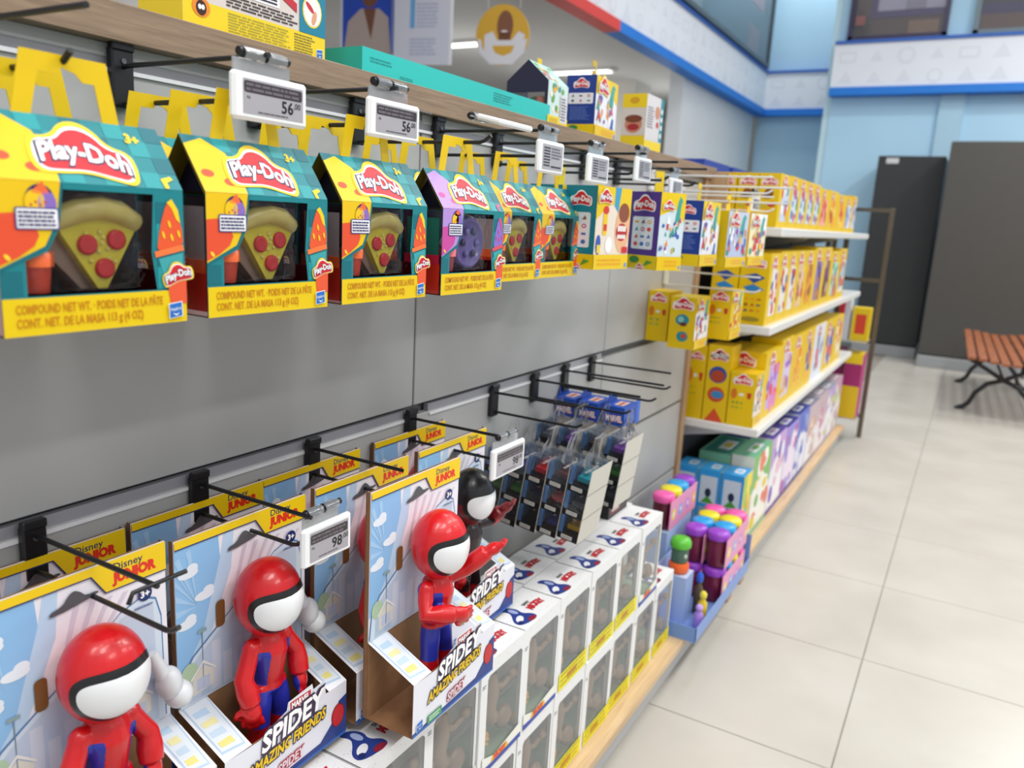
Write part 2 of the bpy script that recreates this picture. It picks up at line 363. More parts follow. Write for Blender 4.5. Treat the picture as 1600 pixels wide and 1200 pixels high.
# low ceiling behind the fascia with white shop walls and columns
struct(MB().box(-12,FX-.12,-1,13,ZB+.02,ZB+.14,'#c4c5c4').build('ceiling',WALLM))
struct(MB().box(-12,FX,12.4,12.55,0,ZB+.02,'#c9c6bf').build('wall_left_back',WALLM))
struct(MB().box(-12,-11.8,-1,12.4,0,ZB+.02,'#c9c6bf').build('wall_left',WALLM))
for k,(x0,x1,y0,y1,c) in enumerate(((-4.05,-3.7,9.0,9.5,'#c6c4bf'),(-3.15,-2.99,8.6,11.6,'#d9dee2'))):
    tag(struct(MB().box(x0,x1,y0,y1,0,ZB+.02,c).build('column',WALLM)),None)
tag(MB().box(-5.3,-4.05,9.9,10.1,0,ZB-.35,'#a9a59e').build('partition',WALLM),'plain grey partition wall beside the white column under the low ceiling','partition')
for k,(x,y) in enumerate(((-4.5,6.7),(-4.2,8.25),(-7.4,8.2),(-6.5,4.85))):
    e=E('ceiling_light',(x,y,ZB+.02)); 
    MB().box(-.55,.55,-.08,.08,-.035,0,'#d8d8d6').build('housing',PLAS,e)
    mm=bpy.data.materials.get('lamp_diffuser')
    if not mm:
        mm=bpy.data.materials.new('lamp_diffuser'); mm.use_nodes=True; b=mm.node_tree.nodes['Principled BSDF']; b.inputs['Emission Color'].default_value=(1,.98,.95,1); b.inputs['Emission Strength'].default_value=3.2
    MB().box(-.5,.5,-.06,.06,-.042,-.035,'#ffffff').build('diffuser',mm,e)
    tag(e,['white strip light under the grey low ceiling, left of the round yellow sign','white strip light under the low ceiling, far one above the small toy boxes','farthest left white strip light under the grey low ceiling','white strip light at the far left above the large carton on the shelf'][k],'ceiling light')

# ------------------------------------------------------------------ near gondola
g=tag(E('display_gondola',(0,0,0)),'grey panelled display gondola with oak top shelf and pale wood base deck','shelving')
mods=[(-.6,.27),(.272,1.12),(1.123,1.97),(1.973,2.7)]
slats=[.12,.41,.66,.912,1.408]
for k,(y0,y1) in enumerate(mods):
    for j in range(4):
        MB().rbox(XP-.018,XP,y0+.0008,y1-.0008,slats[j]+(.0,.004,.004,.014)[j],slats[j+1]-.006,.0012,'#b4b5b4').build('panel',PANEL,g)
    MB().rbox(XP-.018,XP,y0+.0008,y1-.0008,1.413,1.428,.0012,'#b4b5b4').build('panel',PANEL,g)
MB().box(XP-.03,XP-.019,-.6,2.7,.02,1.42,'#77787c').build('back_board',MATTE,g)
for (y0,y1,z) in ((-.6,1.118,.9),(1.17,1.962,.9),(-.6,1.962,1.398)):
    mb=MB(); mb.box(XP-.012,XP-.002,y0,y1,z+.002,z+.02,'#9c9ca2'); mb.box(XP-.004,XP+.003,y0,y1,z+.0,z+.0045,'#eef0f2'); mb.build('slat_rail',PLAS,g)
MB().rbox(-1.28,XP+.02,-.6,2.78,1.428,1.467,.001,'#8f7965').build('top_shelf',WOODTOP,g)
MB().rbox(XP,-.56,-.6,2.655,.098,.12,.001,'#fff').build('base_deck',WOODDECK,g)
MB().box(XP,-.585,-.6,2.655,.012,.098,'#a9aaab').build('kick_plate',PLAS,g)
MB().box(-.60,-.572,2.60,2.65,0,.098,'#a0825c').build('foot',POSTW,g)
MB().rbox(XP-.02,XP+.012,2.70,2.735,.0,1.428,.001,'#fff').build('end_post',POSTW,g)
MB().rbox(-1.2,-.765,2.735,2.752,1.33,1.45,.001,'#fff').build('end_board',POSTW,g)

# ------------------------------------------------------------------ hooks
def hook(name,y,zt,xt,label,group,zu=.008,zl=.048,tbar=False,col='#17181b',low=None):
    e=E(name,(XP,y,zt))
    mb=MB(); mb.rbox(.001,.012,-.013,.013,-.062,.0,.002,col); mb.rbox(.0035,.014,-.013,.013,-.004,.006,.0015,col); mb.lathe([(.003,.012),(.003,.0135)],(0,0,-.014),'#55585c',10,ax=0); mb.build('mounting_plate',RUB,e)
    L=xt-XP; LL=(low or xt)-XP
    mb=MB(); mb.tube([(.01,0,-zu),(.02,0,-zu+.001),(L,0,-zu+.002)],.0027,col,8); 
    if tbar: mb.tube([(L-.004,-.028,-zu-.006),(L-.003,-.024,-zu+.004),(L-.003,.034,-zu+.004)],.0024,col,8)
    mb.build('upper_wire',RUB,e)
    mb=MB(); mb.tube([(.01,0,-zl),(LL-.014,0,-zl),(LL-.006,0,-zl+.002),(LL+.004,0,-zl+.009)],.0027,col,8); mb.build('lower_wire',RUB,e)
    return tag(e,label,'hook',group)
topY=[.385,.57,.76,.953,1.162,1.358,1.555,1.75,1.95]
for i,y in enumerate(topY):
    hook('peg_hook',y,1.424,[-.60,-.608,-.605,-.72,-.61,-.61,-.605,-.605,-.6][i],'black double peg hook under the oak top shelf, %s one counted from the camera end'%ORD[i],'black peg hooks of the top row',.02,.058,tbar=(i==3),low=(-.627 if i not in (3,) else -.60))
for i,(y,xt) in enumerate(((2.2,-.5),(2.33,-.47),(2.47,-.55))):
    hook('peg_hook',y,1.424-.02*i,xt,'white peg hook near the far end of the oak top shelf, %s of three'%ORD[i],'white peg hooks',.02,.06,col='#dfe0df')
lowY=[.442,.655,.862,1.107,1.392,1.571,1.727,1.885]; lowT=[-.625,-.635,-.66,-.645,-.63,-.577,-.58,-.618]
names=['leftmost','with a price tag, second','above the middle figure packs','behind the black-helmeted figure','carrying the front stack of car cases','carrying the rear stack of car cases','carrying the blue header cards','empty, farthest along the lower rail']
for i,y in enumerate(lowY):
    hook('peg_hook',y,.918,lowT[i],'black double peg hook on the lower rail, '+names[i],'black peg hooks of the lower row',.012,.052,tbar=(i in(0,4)),low=[-.60,-.652,-.66,-.645,-.63,-.60,-.6,-.62][i])

# ------------------------------------------------------------------ electronic price tags
def price_tag(y,z,x,label,price=None,w_=.094,h_=.043,rz=0,qr=False,tilt=0):
    e=E('price_tag',(x,y,z),rz); e.rotation_euler=(0,tilt,rz)
    mb=MB(); mb.rbox(-.009,0,-w_/2,w_/2,-h_/2,h_/2,.003,'#f1f3f4'); mb.build('frame',PLAS,e)
    mb=MB(); A=Art(mb,(.0002,-w_/2,-h_/2),(0,1,0),(0,0,1)); m0=.009
    A.rect(m0*1.2,.006,w_-m0*.8,h_-.006,'#a9a6ac',1)
    if price:
        A.rrect(m0*1.3,h_*.58,w_-m0,h_*.82,.002,'#3a3338',2); A.lines(m0*1.5,h_*.6,w_-m0*1.3,h_*.8,2,'#6d666c',3,rag=.1)
        A.text(price[0],w_*.78,h_*.27,h_*.26,'#17161a',2,bold=.02,anchor='r'); A.text(price[1],w_*.785,h_*.4,h_*.13,'#17161a',2,bold=.01)
        A.text('R$',w_*.16,h_*.45,h_*.06,'#2a282c',2); A.lines(w_*.3,h_*.17,w_*.72,h_*.22,1,'#55525a',2)
    else:
        A.lines(m0*1.6,h_*.2,w_*.42,h_*.82,7,'#3d393f',2,rag=.05); A.lines(w_*.46,h_*.45,w_*.86,h_*.82,4,'#6f6b72',2); A.lines(w_*.46,h_*.17,w_*.86,h_*.27,1,'#2c2a2e',2,rag=0)
    mb.build('screen',PLAS,e)
    mb=MB()
    mb.box(-.007,-.005,-w_/2+.004,w_/2-.02,h_/2-.004,h_/2+.012,'#fff'); mb.build('clip',FROST,e)
    mb=MB()
    for yy in (-.026,.002): mb.tube([(-.006,yy-.006,h_/2+.017),(-.006,yy+.018,h_/2+.017)],.0062,'#fff',12,caps=False)
    mb.build('clip_roll',FROST,e)
    mb=MB(); mb.tube([(-.006,-.036,h_/2+.018),(-.006,.026,h_/2+.018)],.0042,'#18191b',8); mb.build('wire_end',RUB,e)
    return tag(e,label,'price tag','electronic price tags')
price_tag(.578,1.366,-.612,'white price tag reading 56,00 nearest the camera under the oak shelf',('56',',00'))
price_tag(.768,1.371,-.612,'white price tag reading 56,00, second from the left under the oak shelf',('56',',00'))
price_tag(1.165,1.364,-.612,'white price tag with small code, above the gap after the pizza packs',w_=.086,h_=.05)
price_tag(1.35,1.360,-.612,'white price tag with small code, above the teal-sided box',w_=.086,h_=.05)
price_tag(1.57,1.375,-.612,'white price tag with small code, above the purple box',w_=.082,h_=.048)
price_tag(1.78,1.348,-.612,'white price tag with small code, above the dark blue box',w_=.078,h_=.048)
price_tag(2.52,1.346,-.612,'farthest white price tag of the top row, against the yellow boxes')
price_tag(1.03,1.405,-.62,'price tag tipped flat at the hook end, edge-on below the teal carton',tilt=R(-78))
price_tag(.690,.866,-.640,'grey-edged price tag reading 98,00 beside the second figure pack',('98',',00'),.085,.05)
price_tag(1.118,.868,-.632,'white price tag reading 98,00 in front of the stacked car cases',('98',',00'),.105,.053)
# ------------------------------------------------------------------ carry packs with a window
from mathutils.geometry import tessellate_polygon
def holed(mb,P,outer,hole,col,mi=0):
    tr=tessellate_polygon([[Vector((a,b,0)) for a,b in outer],[Vector((a,b,0)) for a,b in hole]])
    mb.add([P(a,b) for a,b in outer+hole],[tuple(t) for t in tr],col,mi)
def pizza_pack(kind):
    W,H,D,RZ=.155,.113,.068,.163
    e=E('carry_pack',(0,0,0))
    teal,teal2,teal3='#128088','#1f979c','#0d6b76'
    mb=MB(); Fr=Art(mb,(0,-W/2,0),(0,1,0),(0,0,1)); sl=Vector((-D/2,0,RZ-H)); sL=sl.length; Sl=Art(mb,(0,-W/2,H),(0,1,0),sl.normalized())
    hole=[(.019,.029),(.127,.029),(.123,.06),(.126,.108),(.045,.108),(.046,.08),(.036,.062),(.019,.055)]
    holed(mb,lambda a,b:Fr.P(a,b,0),[(0,0),(W,0),(W,H),(0,H)],hole,teal)
    mb.add([Sl.P(0,0,0),Sl.P(W,0,0),Sl.P(W,sL,0),Sl.P(0,sL,0)],[(0,1,2,3)],teal)
    mb.add([(-D,-W/2,0),(-D,W/2,0),(-D,W/2,H),(-D,-W/2,H),(-D/2,W/2,RZ),(-D/2,-W/2,RZ)],[(0,3,2,1),(3,5,4,2)],teal)
    mb.add([(0,-W/2,0),(0,W/2,0),(-D,W/2,0),(-D,-W/2,0)],[(0,1,2,3)],'#5a1420')
    # inner olive lining and a dark sheet standing in for the shade inside the gable
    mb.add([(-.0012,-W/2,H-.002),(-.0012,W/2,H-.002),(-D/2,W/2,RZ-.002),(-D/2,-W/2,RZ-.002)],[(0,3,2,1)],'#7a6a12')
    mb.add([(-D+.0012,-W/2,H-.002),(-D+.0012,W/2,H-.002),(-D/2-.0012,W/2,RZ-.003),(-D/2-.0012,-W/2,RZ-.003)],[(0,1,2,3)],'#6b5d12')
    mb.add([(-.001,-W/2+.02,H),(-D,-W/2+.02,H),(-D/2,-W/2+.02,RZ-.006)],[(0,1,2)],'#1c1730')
    rr=random.Random(5)
    for i in range(9):
        for j in range(4):
            if (i+j)%2: Sl.rect(i*W/9,j*sL/4,(i+1)*W/9,(j+1)*sL/4,rr.choice((teal2,teal3)),1)
    for j in range(4):
        Fr.rect(.128,.03+j*.018,.142,.048+j*.018,(teal2,teal3)[j%2],1)
        if j<1: Fr.rect(.0,.03+j*.018,.016,.048+j*.018,(teal3,teal2)[j%2],1)
    a1,a2,a3=('#ebc205','#e5502c','#f08a28') if kind=='p' else ('#b48fd8','#c94a9e','#e88ac0')
    # left artwork: big rounded slice
    Sl.poly([(0,0),(.048,0),(.05,.02),(.043,.044),(.022,.058),(0,.05)],a1,2); Sl.ell(.012,.02,.007,.004,a2,3); Sl.ell(.034,.012,.007,.004,a2,3)
    Fr.poly([(0,H),(.048,H),(.044,.085),(.034,.066),(.017,.058),(.0,.05)],a1,2); Fr.poly([(0,.052),(.014,.058),(.026,.066),(.03,.074),(.026,.084),(.012,.09),(0,.089)],a2,3)
    Fr.poly([(0,.048),(0,.05),(.017,.058),(.034,.066),(.044,.085),(.048,H),(.05,H),(.046,.084),(.036,.064),(.018,.0555)],'#0d6b76',3)
    Fr.ell(.006,.058,.003,.0015,'#f6d635',4,rot=-.8)
    # badge
    Fr.ell(.032,.099,.011,.012,'#2c2560',4); Fr.ell(.028,.098,.0075,.009,'#f0c516',5); Fr.ell(.037,.097,.007,.009,'#8a6cc0',5); Fr.poly([(.025,.105),(.033,.103),(.039,.105),(.034,.113)],'#ef6a34',5)
    for q in range(4): Fr.ell(.025+.0035*q,.096+.002*(q%2),.001,.001,'#cf3f30',6,8)
    Fr.rrect(.013,.078,.045,.094,.0015,'#3a3a8c',6); Fr.rrect(.014,.079,.044,.093,.001,'#f3f3f6',7); Fr.lines(.015,.080,.043,.092,4,'#3b3c6d',8,rag=.1)
    # right artwork: scoop in a cone of dough
    c1,c2=('#e9592b','#f6cf1a') if kind=='p' else ('#8f6cc6','#d94a86')
    Fr.poly(chaikin([(.127,.058),(.154,.064),(.152,.085),(.143,.104),(.138,.102),(.131,.082)],1),c1,3)
    Fr.poly([(.126,.056),(.154,.062),(.153,.067),(.125,.061)],'#ef7a3c' if kind=='p' else '#e04f5a',4)
    Fr.poly([(.129,.055),(.153,.06),(.152,.0),(.142,.0),(.137,.03)],'#3fa3a8',2)
    Fr.poly([(.138,.102),(.143,.105),(.149,.096),(.151,.085),(.147,.088),(.143,.097)],c2,4)
    Sl.poly([(.138,-.0),(.142,-.0),(.142,.006),(.149,.009),(.147,.012),(.137,.009)],c2,4); 
    for (a,b) in ((.134,.075),(.14,.084),(.142,.073),(.149,.076)): Fr.ell(a,b,.0012,.0034,c2,5,8,rot=.3)
    # yellow band
    Fr.rect(0,0,W,.028,'#e9c800',4)
    Fr.text('COMPOUND NET WT. · POIDS NET DE LA PÂTE',.009,.0165,.0068,'#c98406',6,bold=.022,wid=.122); Fr.text('CONT. NET. DE LA MASA 113 g (4 OZ)',.009,.0062,.0068,'#c98406',6,bold=.022,wid=.103)
    # small pot with logo over the band
    Fr.poly([(.139,.016),(.155,.016),(.155,.036),(.136,.036)],'#e95a34',6); logo(Fr,.147,.04,.028,6,rot=.25)
    maker(Fr,.1365,.004,.013,11)
    logo(Sl,.076,.022,.076,4,rot=-.1)
    Sl.text('3+',.119,.043,.0085,'#f2d21b',4,bold=.05,rot=-.15)
    mb.build('carton',[CARD],e)
    # handle
    mb=MB(); hb,ht,hh,t=.044,.034,.05,.0145
    Hd=Art(mb,(-D/2,0,RZ-.004),(0,1,0),(0,0,1))
    outer=[(-hb,0),(-hb+t,0),(-ht+t-.002,hh-.014),(-.006,hh-.014),(-.004,hh-.009),(.008,hh-.012),(.014,hh-.018),(ht-t+.004,hh-.018),(hb-t,0),(hb,0),(ht,hh),(-ht,hh)]
    mb.prism(outer,-D/2-.0004,-D/2+.0006,'#e6c204',plane='yz'); 
    for v_ in range(len(mb.v)): mb.v[v_]=(mb.v[v_][0],mb.v[v_][1],mb.v[v_][2]+RZ-.004)
    mb.build('handle',CARD,e)
    # tray and contents
    mb=MB(); cap_='#ff7038'; dk='#2c1a2c' if kind=='p' else '#3a2340'
    mb.box(-D+.003,-D+.006,-W/2+.002,W/2-.002,.002,H-.004,dk); mb.box(-D+.004,-.004,-W/2+.0015,-W/2+.003,.001,.040,'#cc3420'); mb.box(-D+.006,-.006,-W/2+.0013,-W/2+.004,.040,.052,cap_ if kind=='p' else '#c8284a'); mb.box(-D+.008,-.008,-W/2+.004,-W/2+.005,.052,.1,'#b4b0b4' if kind=='p' else '#2a7a6a'); mb.box(-D+.004,-.004,W/2-.003,W/2-.0015,.001,.042,'#7d1c2a'); mb.box(-D+.004,-.004,-W/2+.003,W/2-.003,.001,.003,'#6a1622')
    mb.build('tray',PLAS,e)
    mb=MB(); cy=-W/2+.034; cap='#f4703a' if kind=='p' else '#ee7c86'
    mb.lathe([(.0095,.03),(.0115,.05)],(-.016,cy,0),'#d84c3a' if kind=='p' else '#b9566c',16); mb.lathe([(.0132,.05),(.0135,.053),(.0135,.060),(.012,.0615)],(-.016,cy,0),cap,18)
    mb.build('pot',PLAS,e)
    mb=MB(); mb.lathe([(.009,.062),(.011,.066),(.009,.071),(.007,.076),(.0035,.081),(.001,.084)],(-.016,cy,0),'#e8ecf2',14); mb.build('swirl_topping',PLAS,e)
    mb=MB()
    if kind=='p':
        pc=.086-W/2
        mb.prism([(pc-.035,.092),(pc+.0,.102),(pc+.035,.092),(pc+.031,.076),(pc+.005,.031),(pc-.003,.031),(pc-.031,.074)],-.034,-.014,'#d8cc30',plane='yz')
        mb.prism([(pc-.041,.094),(pc,.106),(pc+.041,.094),(pc+.037,.072),(pc+.006,.028),(pc-.008,.028),(pc-.038,.07)],-.05,-.034,'#6e3a26',plane='yz'); mb.prism([(pc-.035,.088),(pc-.046,.08),(pc-.036,.056),(pc-.012,.03),(pc-.003,.031),(pc-.031,.074)],-.032,-.022,'#8d7468',plane='yz')
        mb.tube([(-.02,pc-.034,.084),(-.014,pc-.017,.0925),(-.012,pc,.0955),(-.014,pc+.017,.0925),(-.02,pc+.034,.084)],.0095,'#d6c878',10)
        for (a,b,r_) in ((-.011,.066,.0082),(.014,.070,.0082),(.003,.047,.0082)): mb.lathe([(r_,-.0145),(r_,-.0118),(r_*.8,-.011)],(0,pc+a,b),'#d0202c',16,ax=0)
        rr=random.Random(9)
        for q in range(12): mb.ell((-.014,pc+rr.uniform(-.016,.016),.05+rr.uniform(0,.028)),(.002,.0022,.0022),'#e0d870',8,6)
        mb.build('toy_pizza_slice',TOY,e)
    else:
        pc=.087-W/2
        mb.lathe([(.036,-.036),(.038,-.02),(.036,-.014),(.031,-.012),(.030,-.016),(.0,-.015)],(0,pc,.068),'#8474c0',24,ax=0)
        for k in range(6):
            a=k*PI/3; mb.ell((-.013,pc+.017*math.cos(a),.068+.017*math.sin(a)),(.003,.005,.005),'#3f3566' if k%2 else '#8c7cc8',8,6)
        mb.build('toy_waffle',TOY,e)
    mb=MB(); n=8; vs=[];fs=[]
    for i in range(n+1):
        for j in range(n+1):
            a=.020+(.1265-.020)*i/n; b=.03+.0775*j/n; bul=.0 if i in(0,n) or j in(0,n) else .0015
            vs.append((-.0035+bul-.004*(1-math.sin(PI*i/n)),a-W/2,b))
    for i in range(n):
        for j in range(n): k=i*(n+1)+j; fs.append((k,k+n+1,k+n+2,k+1))
    mb.add(vs,fs,'#fff',0,True); mb.build('blister_window',BLIST,e)
    for sgn in(-1,1): mb=MB(); mb.add([(-.001,sgn*(W/2-.0005),.001),(-D+.001,sgn*(W/2-.0005),.001),(-D+.001,sgn*(W/2-.0005),H-.004),(-.001,sgn*(W/2-.0005),H-.004)],[(0,1,2,3)],'#fff'); mb.build('side_window',DARKCLEAR,e)
    return e
pp=pizza_pack('p'); pw=pizza_pack('w')
rowlab={0:'at the far left edge, cut off by the frame',1:'second from the left, right below the nearest price tag',2:'third from the left, below the second 56,00 tag',3:'',4:'partly hidden right behind the lavender waffle pack',5:'last of its row, beside the teal-sided box'}
centers=[(0,.386,-.600),(1,.566,-.602),(2,.746,-.604),(3,.938,-.606),(4,1.18,-.672),(5,1.345,-.678)]
for i,y,x in centers:
    for d in range(3 if x>-.65 else 2):
        if i==3 and d==0: inst(pw,(x,y,1.162),'teal carry pack with lavender toy waffle in its window, fourth from the left','toy pack','teal carry packs',rz=R(0)); continue
        if d==0: lab='teal pizza carry pack, '+rowlab[i]
        else: lab='teal pizza carry pack hanging %s behind the front one, %s row from left'%(('directly','two places')[d-1],ORD[i])
        inst(pp,(x-d*.0705,y+.004*d,1.163+.001*d),lab,'toy pack','teal carry packs',rz=R([0,-1,1][d]))

# ------------------------------------------------------------------ printed cartons
def carton(w_,h_,d_,cf,cs,ct=None,band=None,front=None,side=None,top=None,name='carton_box',bh=.18,mats=None,tab=None):
    """front normal +x at x=0, width along y, base z=0"""
    e=E(name,(0,0,0)); mb=MB()
    mb.box(-d_,0,-w_/2,w_/2,0,h_,cs,skip=('+x','t')); 
    mb.add([(0,-w_/2,0),(0,w_/2,0),(0,w_/2,h_),(0,-w_/2,h_)],[(0,1,2,3)],cf); mb.add([(0,-w_/2,h_),(0,w_/2,h_),(-d_,w_/2,h_),(-d_,-w_/2,h_)],[(0,1,2,3)],ct or cs)
    F_=Art(mb,(0,-w_/2,0),(0,1,0),(0,0,1)); S_=Art(mb,(-d_,-w_/2,0),(1,0,0),(0,0,1)); T_=Art(mb,(0,-w_/2,h_),(0,1,0),(-1,0,0))
    if band: F_.rect(0,0,w_,h_*bh,band,1); S_.rect(0,0,d_,h_*bh,band,1)
    if front: front(F_,w_,h_)
    if side: side(S_,d_,h_)
    if top: top(T_,w_,d_)
    mb.build('carton',[CARD],e)
    if tab:
        m2=MB(); m2.prism([(-.014,0),(.014,0),(.014,.045),(-.014,.045),(-.014,.03),(.006,.032),(.006,.022),(-.014,.02)],-d_*.5-.0005,-d_*.5+.0005,tab,plane='yz',T=Matrix.Translation((0,0,h_))); m2.build('hang_tab',CARD,e)
    return e
def icons(A,a0,b0,a1,b1,cols,n=3,m_=4,l=4,rr=None):
    rr=rr or random.Random(2)
    for i in range(n):
        for j in range(m_):
            x=a0+(a1-a0)*(i+.5)/n; y=b0+(b1-b0)*(j+.5)/m_; s_=min((a1-a0)/n,(b1-b0)/m_)*.36; c=rr.choice(cols); k=rr.randrange(4)
            if k==0: A.ell(x,y,s_,s_*.8,c,l,12)
            elif k==1: A.rrect(x-s_,y-s_*.4,x+s_,y+s_*.4,s_*.3,c,l)
            elif k==2: A.poly([(x-s_,y-s_*.6),(x+s_,y-s_*.5),(x+s_*.2,y+s_)],c,l)
            else: A.ell(x,y,s_,s_*.8,c,l,12); A.ell(x,y,s_*.55,s_*.4,'#e8e4dc',l+1,10)
def dentist_front(A,w_,h_):
    A.rect(0,h_*.18,w_,h_,'#e9dccb',1); A.poly([(0,h_*.6),(0,h_),(w_,h_),(w_,h_*.5),(w_*.7,h_*.75),(w_*.4,h_*.8)],'#e8c60a',2)
    A.poly([(w_*.5,h_),(w_*.68,h_),(w_*.62,h_*.7),(w_*.5,h_*.78)],'#3f9cc4',3)
    A.ell(w_*.78,h_*.5,w_*.22,h_*.3,'#e6b489',3,24); A.ell(w_*.8,h_*.7,w_*.16,h_*.12,'#8a4a2e',4); A.ell(w_*.76,h_*.46,w_*.17,h_*.11,'#b5242c',4,20)
    for i in range(5): A.rrect(w_*(.64+.05*i),h_*.47,w_*(.68+.05*i),h_*.54,.001,'#f6f3ee',5); A.rrect(w_*(.64+.05*i),h_*.38,w_*(.68+.05*i),h_*.43,.001,'#f6f3ee',5)
    A.rrect(w_*.2,h_*.42,w_*.32,h_*.68,.003,'#f0c818',4); A.ell(w_*.27,h_*.72,w_*.08,h_*.05,'#d8382c',5); A.rect(w_*.22,h_*.47,w_*.31,h_*.55,'#d8382c',5)
    A.ell(w_*.1,h_*.3,w_*.07,h_*.12,'#3b58b0',4); A.rect(w_*.07,h_*.2,w_*.16,h_*.3,'#e8cf20',5); A.ell(w_*.4,h_*.3,w_*.1,h_*.1,'#f4f2f0',4); A.rrect(w_*.8,h_*.2,w_*.97,h_*.28,.002,'#cf2a30',6)
    A.rect(0,0,w_,h_*.18,'#e8c60a',7); A.lines(w_*.1,h_*.04,w_*.8,h_*.14,2,'#e8a317',8,rag=.15); maker(A,w_*.9,h_*.02,w_*.07,8)
    logo(A,w_*.22,h_*.86,w_*.36,8)
def panel_side(col):
    def s(A,d,h):
        A.rect(0,h*.2,d,h,col,2); logo(A,d*.5,h*.82,d*.66,4,simple=True); A.rrect(d*.16,h*.26,d*.84,h*.68,.004,'#e6e6ea',4)
        icons(A,d*.2,h*.28,d*.8,h*.66,('#d8493b','#3b9aa0','#e0a838','#c23a7a','#3f6fb5','#8a5a3a'),2 if d<.08 else 3,4,5)
        A.ell(d*.3,h*.12,d*.16,h*.045,'#3c8a3a',4); A.poly([(d*.6,h*.04),(d*.9,h*.1),(d*.7,h*.12)],'#4f9a3c',4); logo(A,d*.5,h*.02,d*.25,4,simple=True)
    return s
def blue_side(A,d,h):
    A.rect(0,h*.2,d,h,'#223d8c',2); logo(A,d*.5,h*.84,d*.5,4,simple=True); A.rrect(d*.08,h*.52,d*.92,h*.7,.003,'#e9e9ee',4); icons(A,d*.1,h*.53,d*.9,h*.69,('#3a6f5a','#b5503a','#2a2a2c','#c9562f'),3,2,5); A.lines(d*.15,h*.25,d*.85,h*.48,8,'#5a73b8',4)
    A.ell(d*.3,h*.12,d*.16,h*.045,'#3c8a3a',4)
def busy_front(seed,sky='#e9eaf0',top='#e8c808',ncol=('#d8342f','#3a62b8','#e7b41c','#ffffff','#3f9a8a','#8a4f9e','#e58a3a'),band='#e6c206',lg=True):
    def f_(A,w_,h_):
        rr=random.Random(seed); A.rect(0,h_*.18,w_,h_,sky,1); A.poly([(0,h_*.7),(0,h_),(w_,h_),(w_,h_*.62),(w_*.6,h_*.8)],top,2)
        A.poly(chaikin([(w_*.6,h_*.6),(w_*.72,h_*.98),(w_*.9,h_*.9),(w_*.82,h_*.86),(w_*.8,h_*.5)],1),'#3aa39a',3)
        for i in range(26):
            x=w_*rr.uniform(.08,.92); y=h_*rr.uniform(.24,.66); s_=w_*rr.uniform(.03,.08); c=rr.choice(ncol); k=rr.randrange(3)
            if k==0: A.ell(x,y,s_,s_,c,3+i*.2,12)
            elif k==1: A.poly([(x-s_,y-s_),(x+s_,y-s_),(x,y+s_*1.6)],c,3+i*.2)
            else: A.rrect(x-s_*.5,y-s_,x+s_*.5,y+s_,s_*.2,c,3+i*.2)
        A.rect(0,0,w_,h_*.18,band,9); A.lines(w_*.3,h_*.04,w_*.85,h_*.14,2,'#e5a51a',10,rag=.1); maker(A,w_*.88,h_*.02,w_*.08,10)
        if lg: logo(A,w_*.3,h_*.82,w_*.44,10)
    return f_
dent=carton(.128,.158,.072,'#e9dccb','#1d8796',None,'#e8c60a',dentist_front,panel_side('#168092'),tab='#e8c818')
inst(dent,(-.631,1.476,1.177),'toothy dough play carton with teal side, below the second small-coded tag','toy box','hanging play cartons',rz=R(-8))
inst(dent,(-.722,1.49,1.177),'teal-sided carton mostly hidden behind the toothy play carton','toy box','hanging play cartons')
purp=carton(.082,.165,.088,'#f0e3b5','#5a3a8e',None,'#e8c60a',busy_front(3,'#cfe0e8'),panel_side('#55378a'),tab='#e8c818')
inst(purp,(-.583,1.683,1.172),'purple-sided play carton turned slightly outward on its hook','toy box','hanging play cartons',rz=R(-20))
blu=carton(.15,.16,.075,'#e9eaf0','#223d8c',None,'#e8c60a',busy_front(8),blue_side,tab='#e8c818')
inst(blu,(-.60,2.03,1.172),'dark-blue-sided play carton with busy castle picture, right of the purple one','toy box','hanging play cartons',rz=R(0))
ice=carton(.15,.15,.07,'#c9cfe6','#e6c206',None,'#e8c60a',busy_front(21,'#b9c2e0','#c9cfe6'),None,tab='#e8c818')
inst(ice,(-.585,2.24,1.165),'pale lavender-fronted play carton right of the dark blue one','toy box','hanging play cartons',rz=R(-6))
pink=carton(.15,.15,.07,'#f0b8d0','#e6c206',None,'#e8c60a',busy_front(33,'#f0e9c0','#f6f3f0',('#2f9a7e','#f0d21b','#e8559a','#d8342f','#7a5ab8')),None,tab='#e8c818')
inst(pink,(-.575,2.43,1.165),'white and pink play carton with teal patch, last of the hanging row','toy box','hanging play cartons',rz=R(-4))
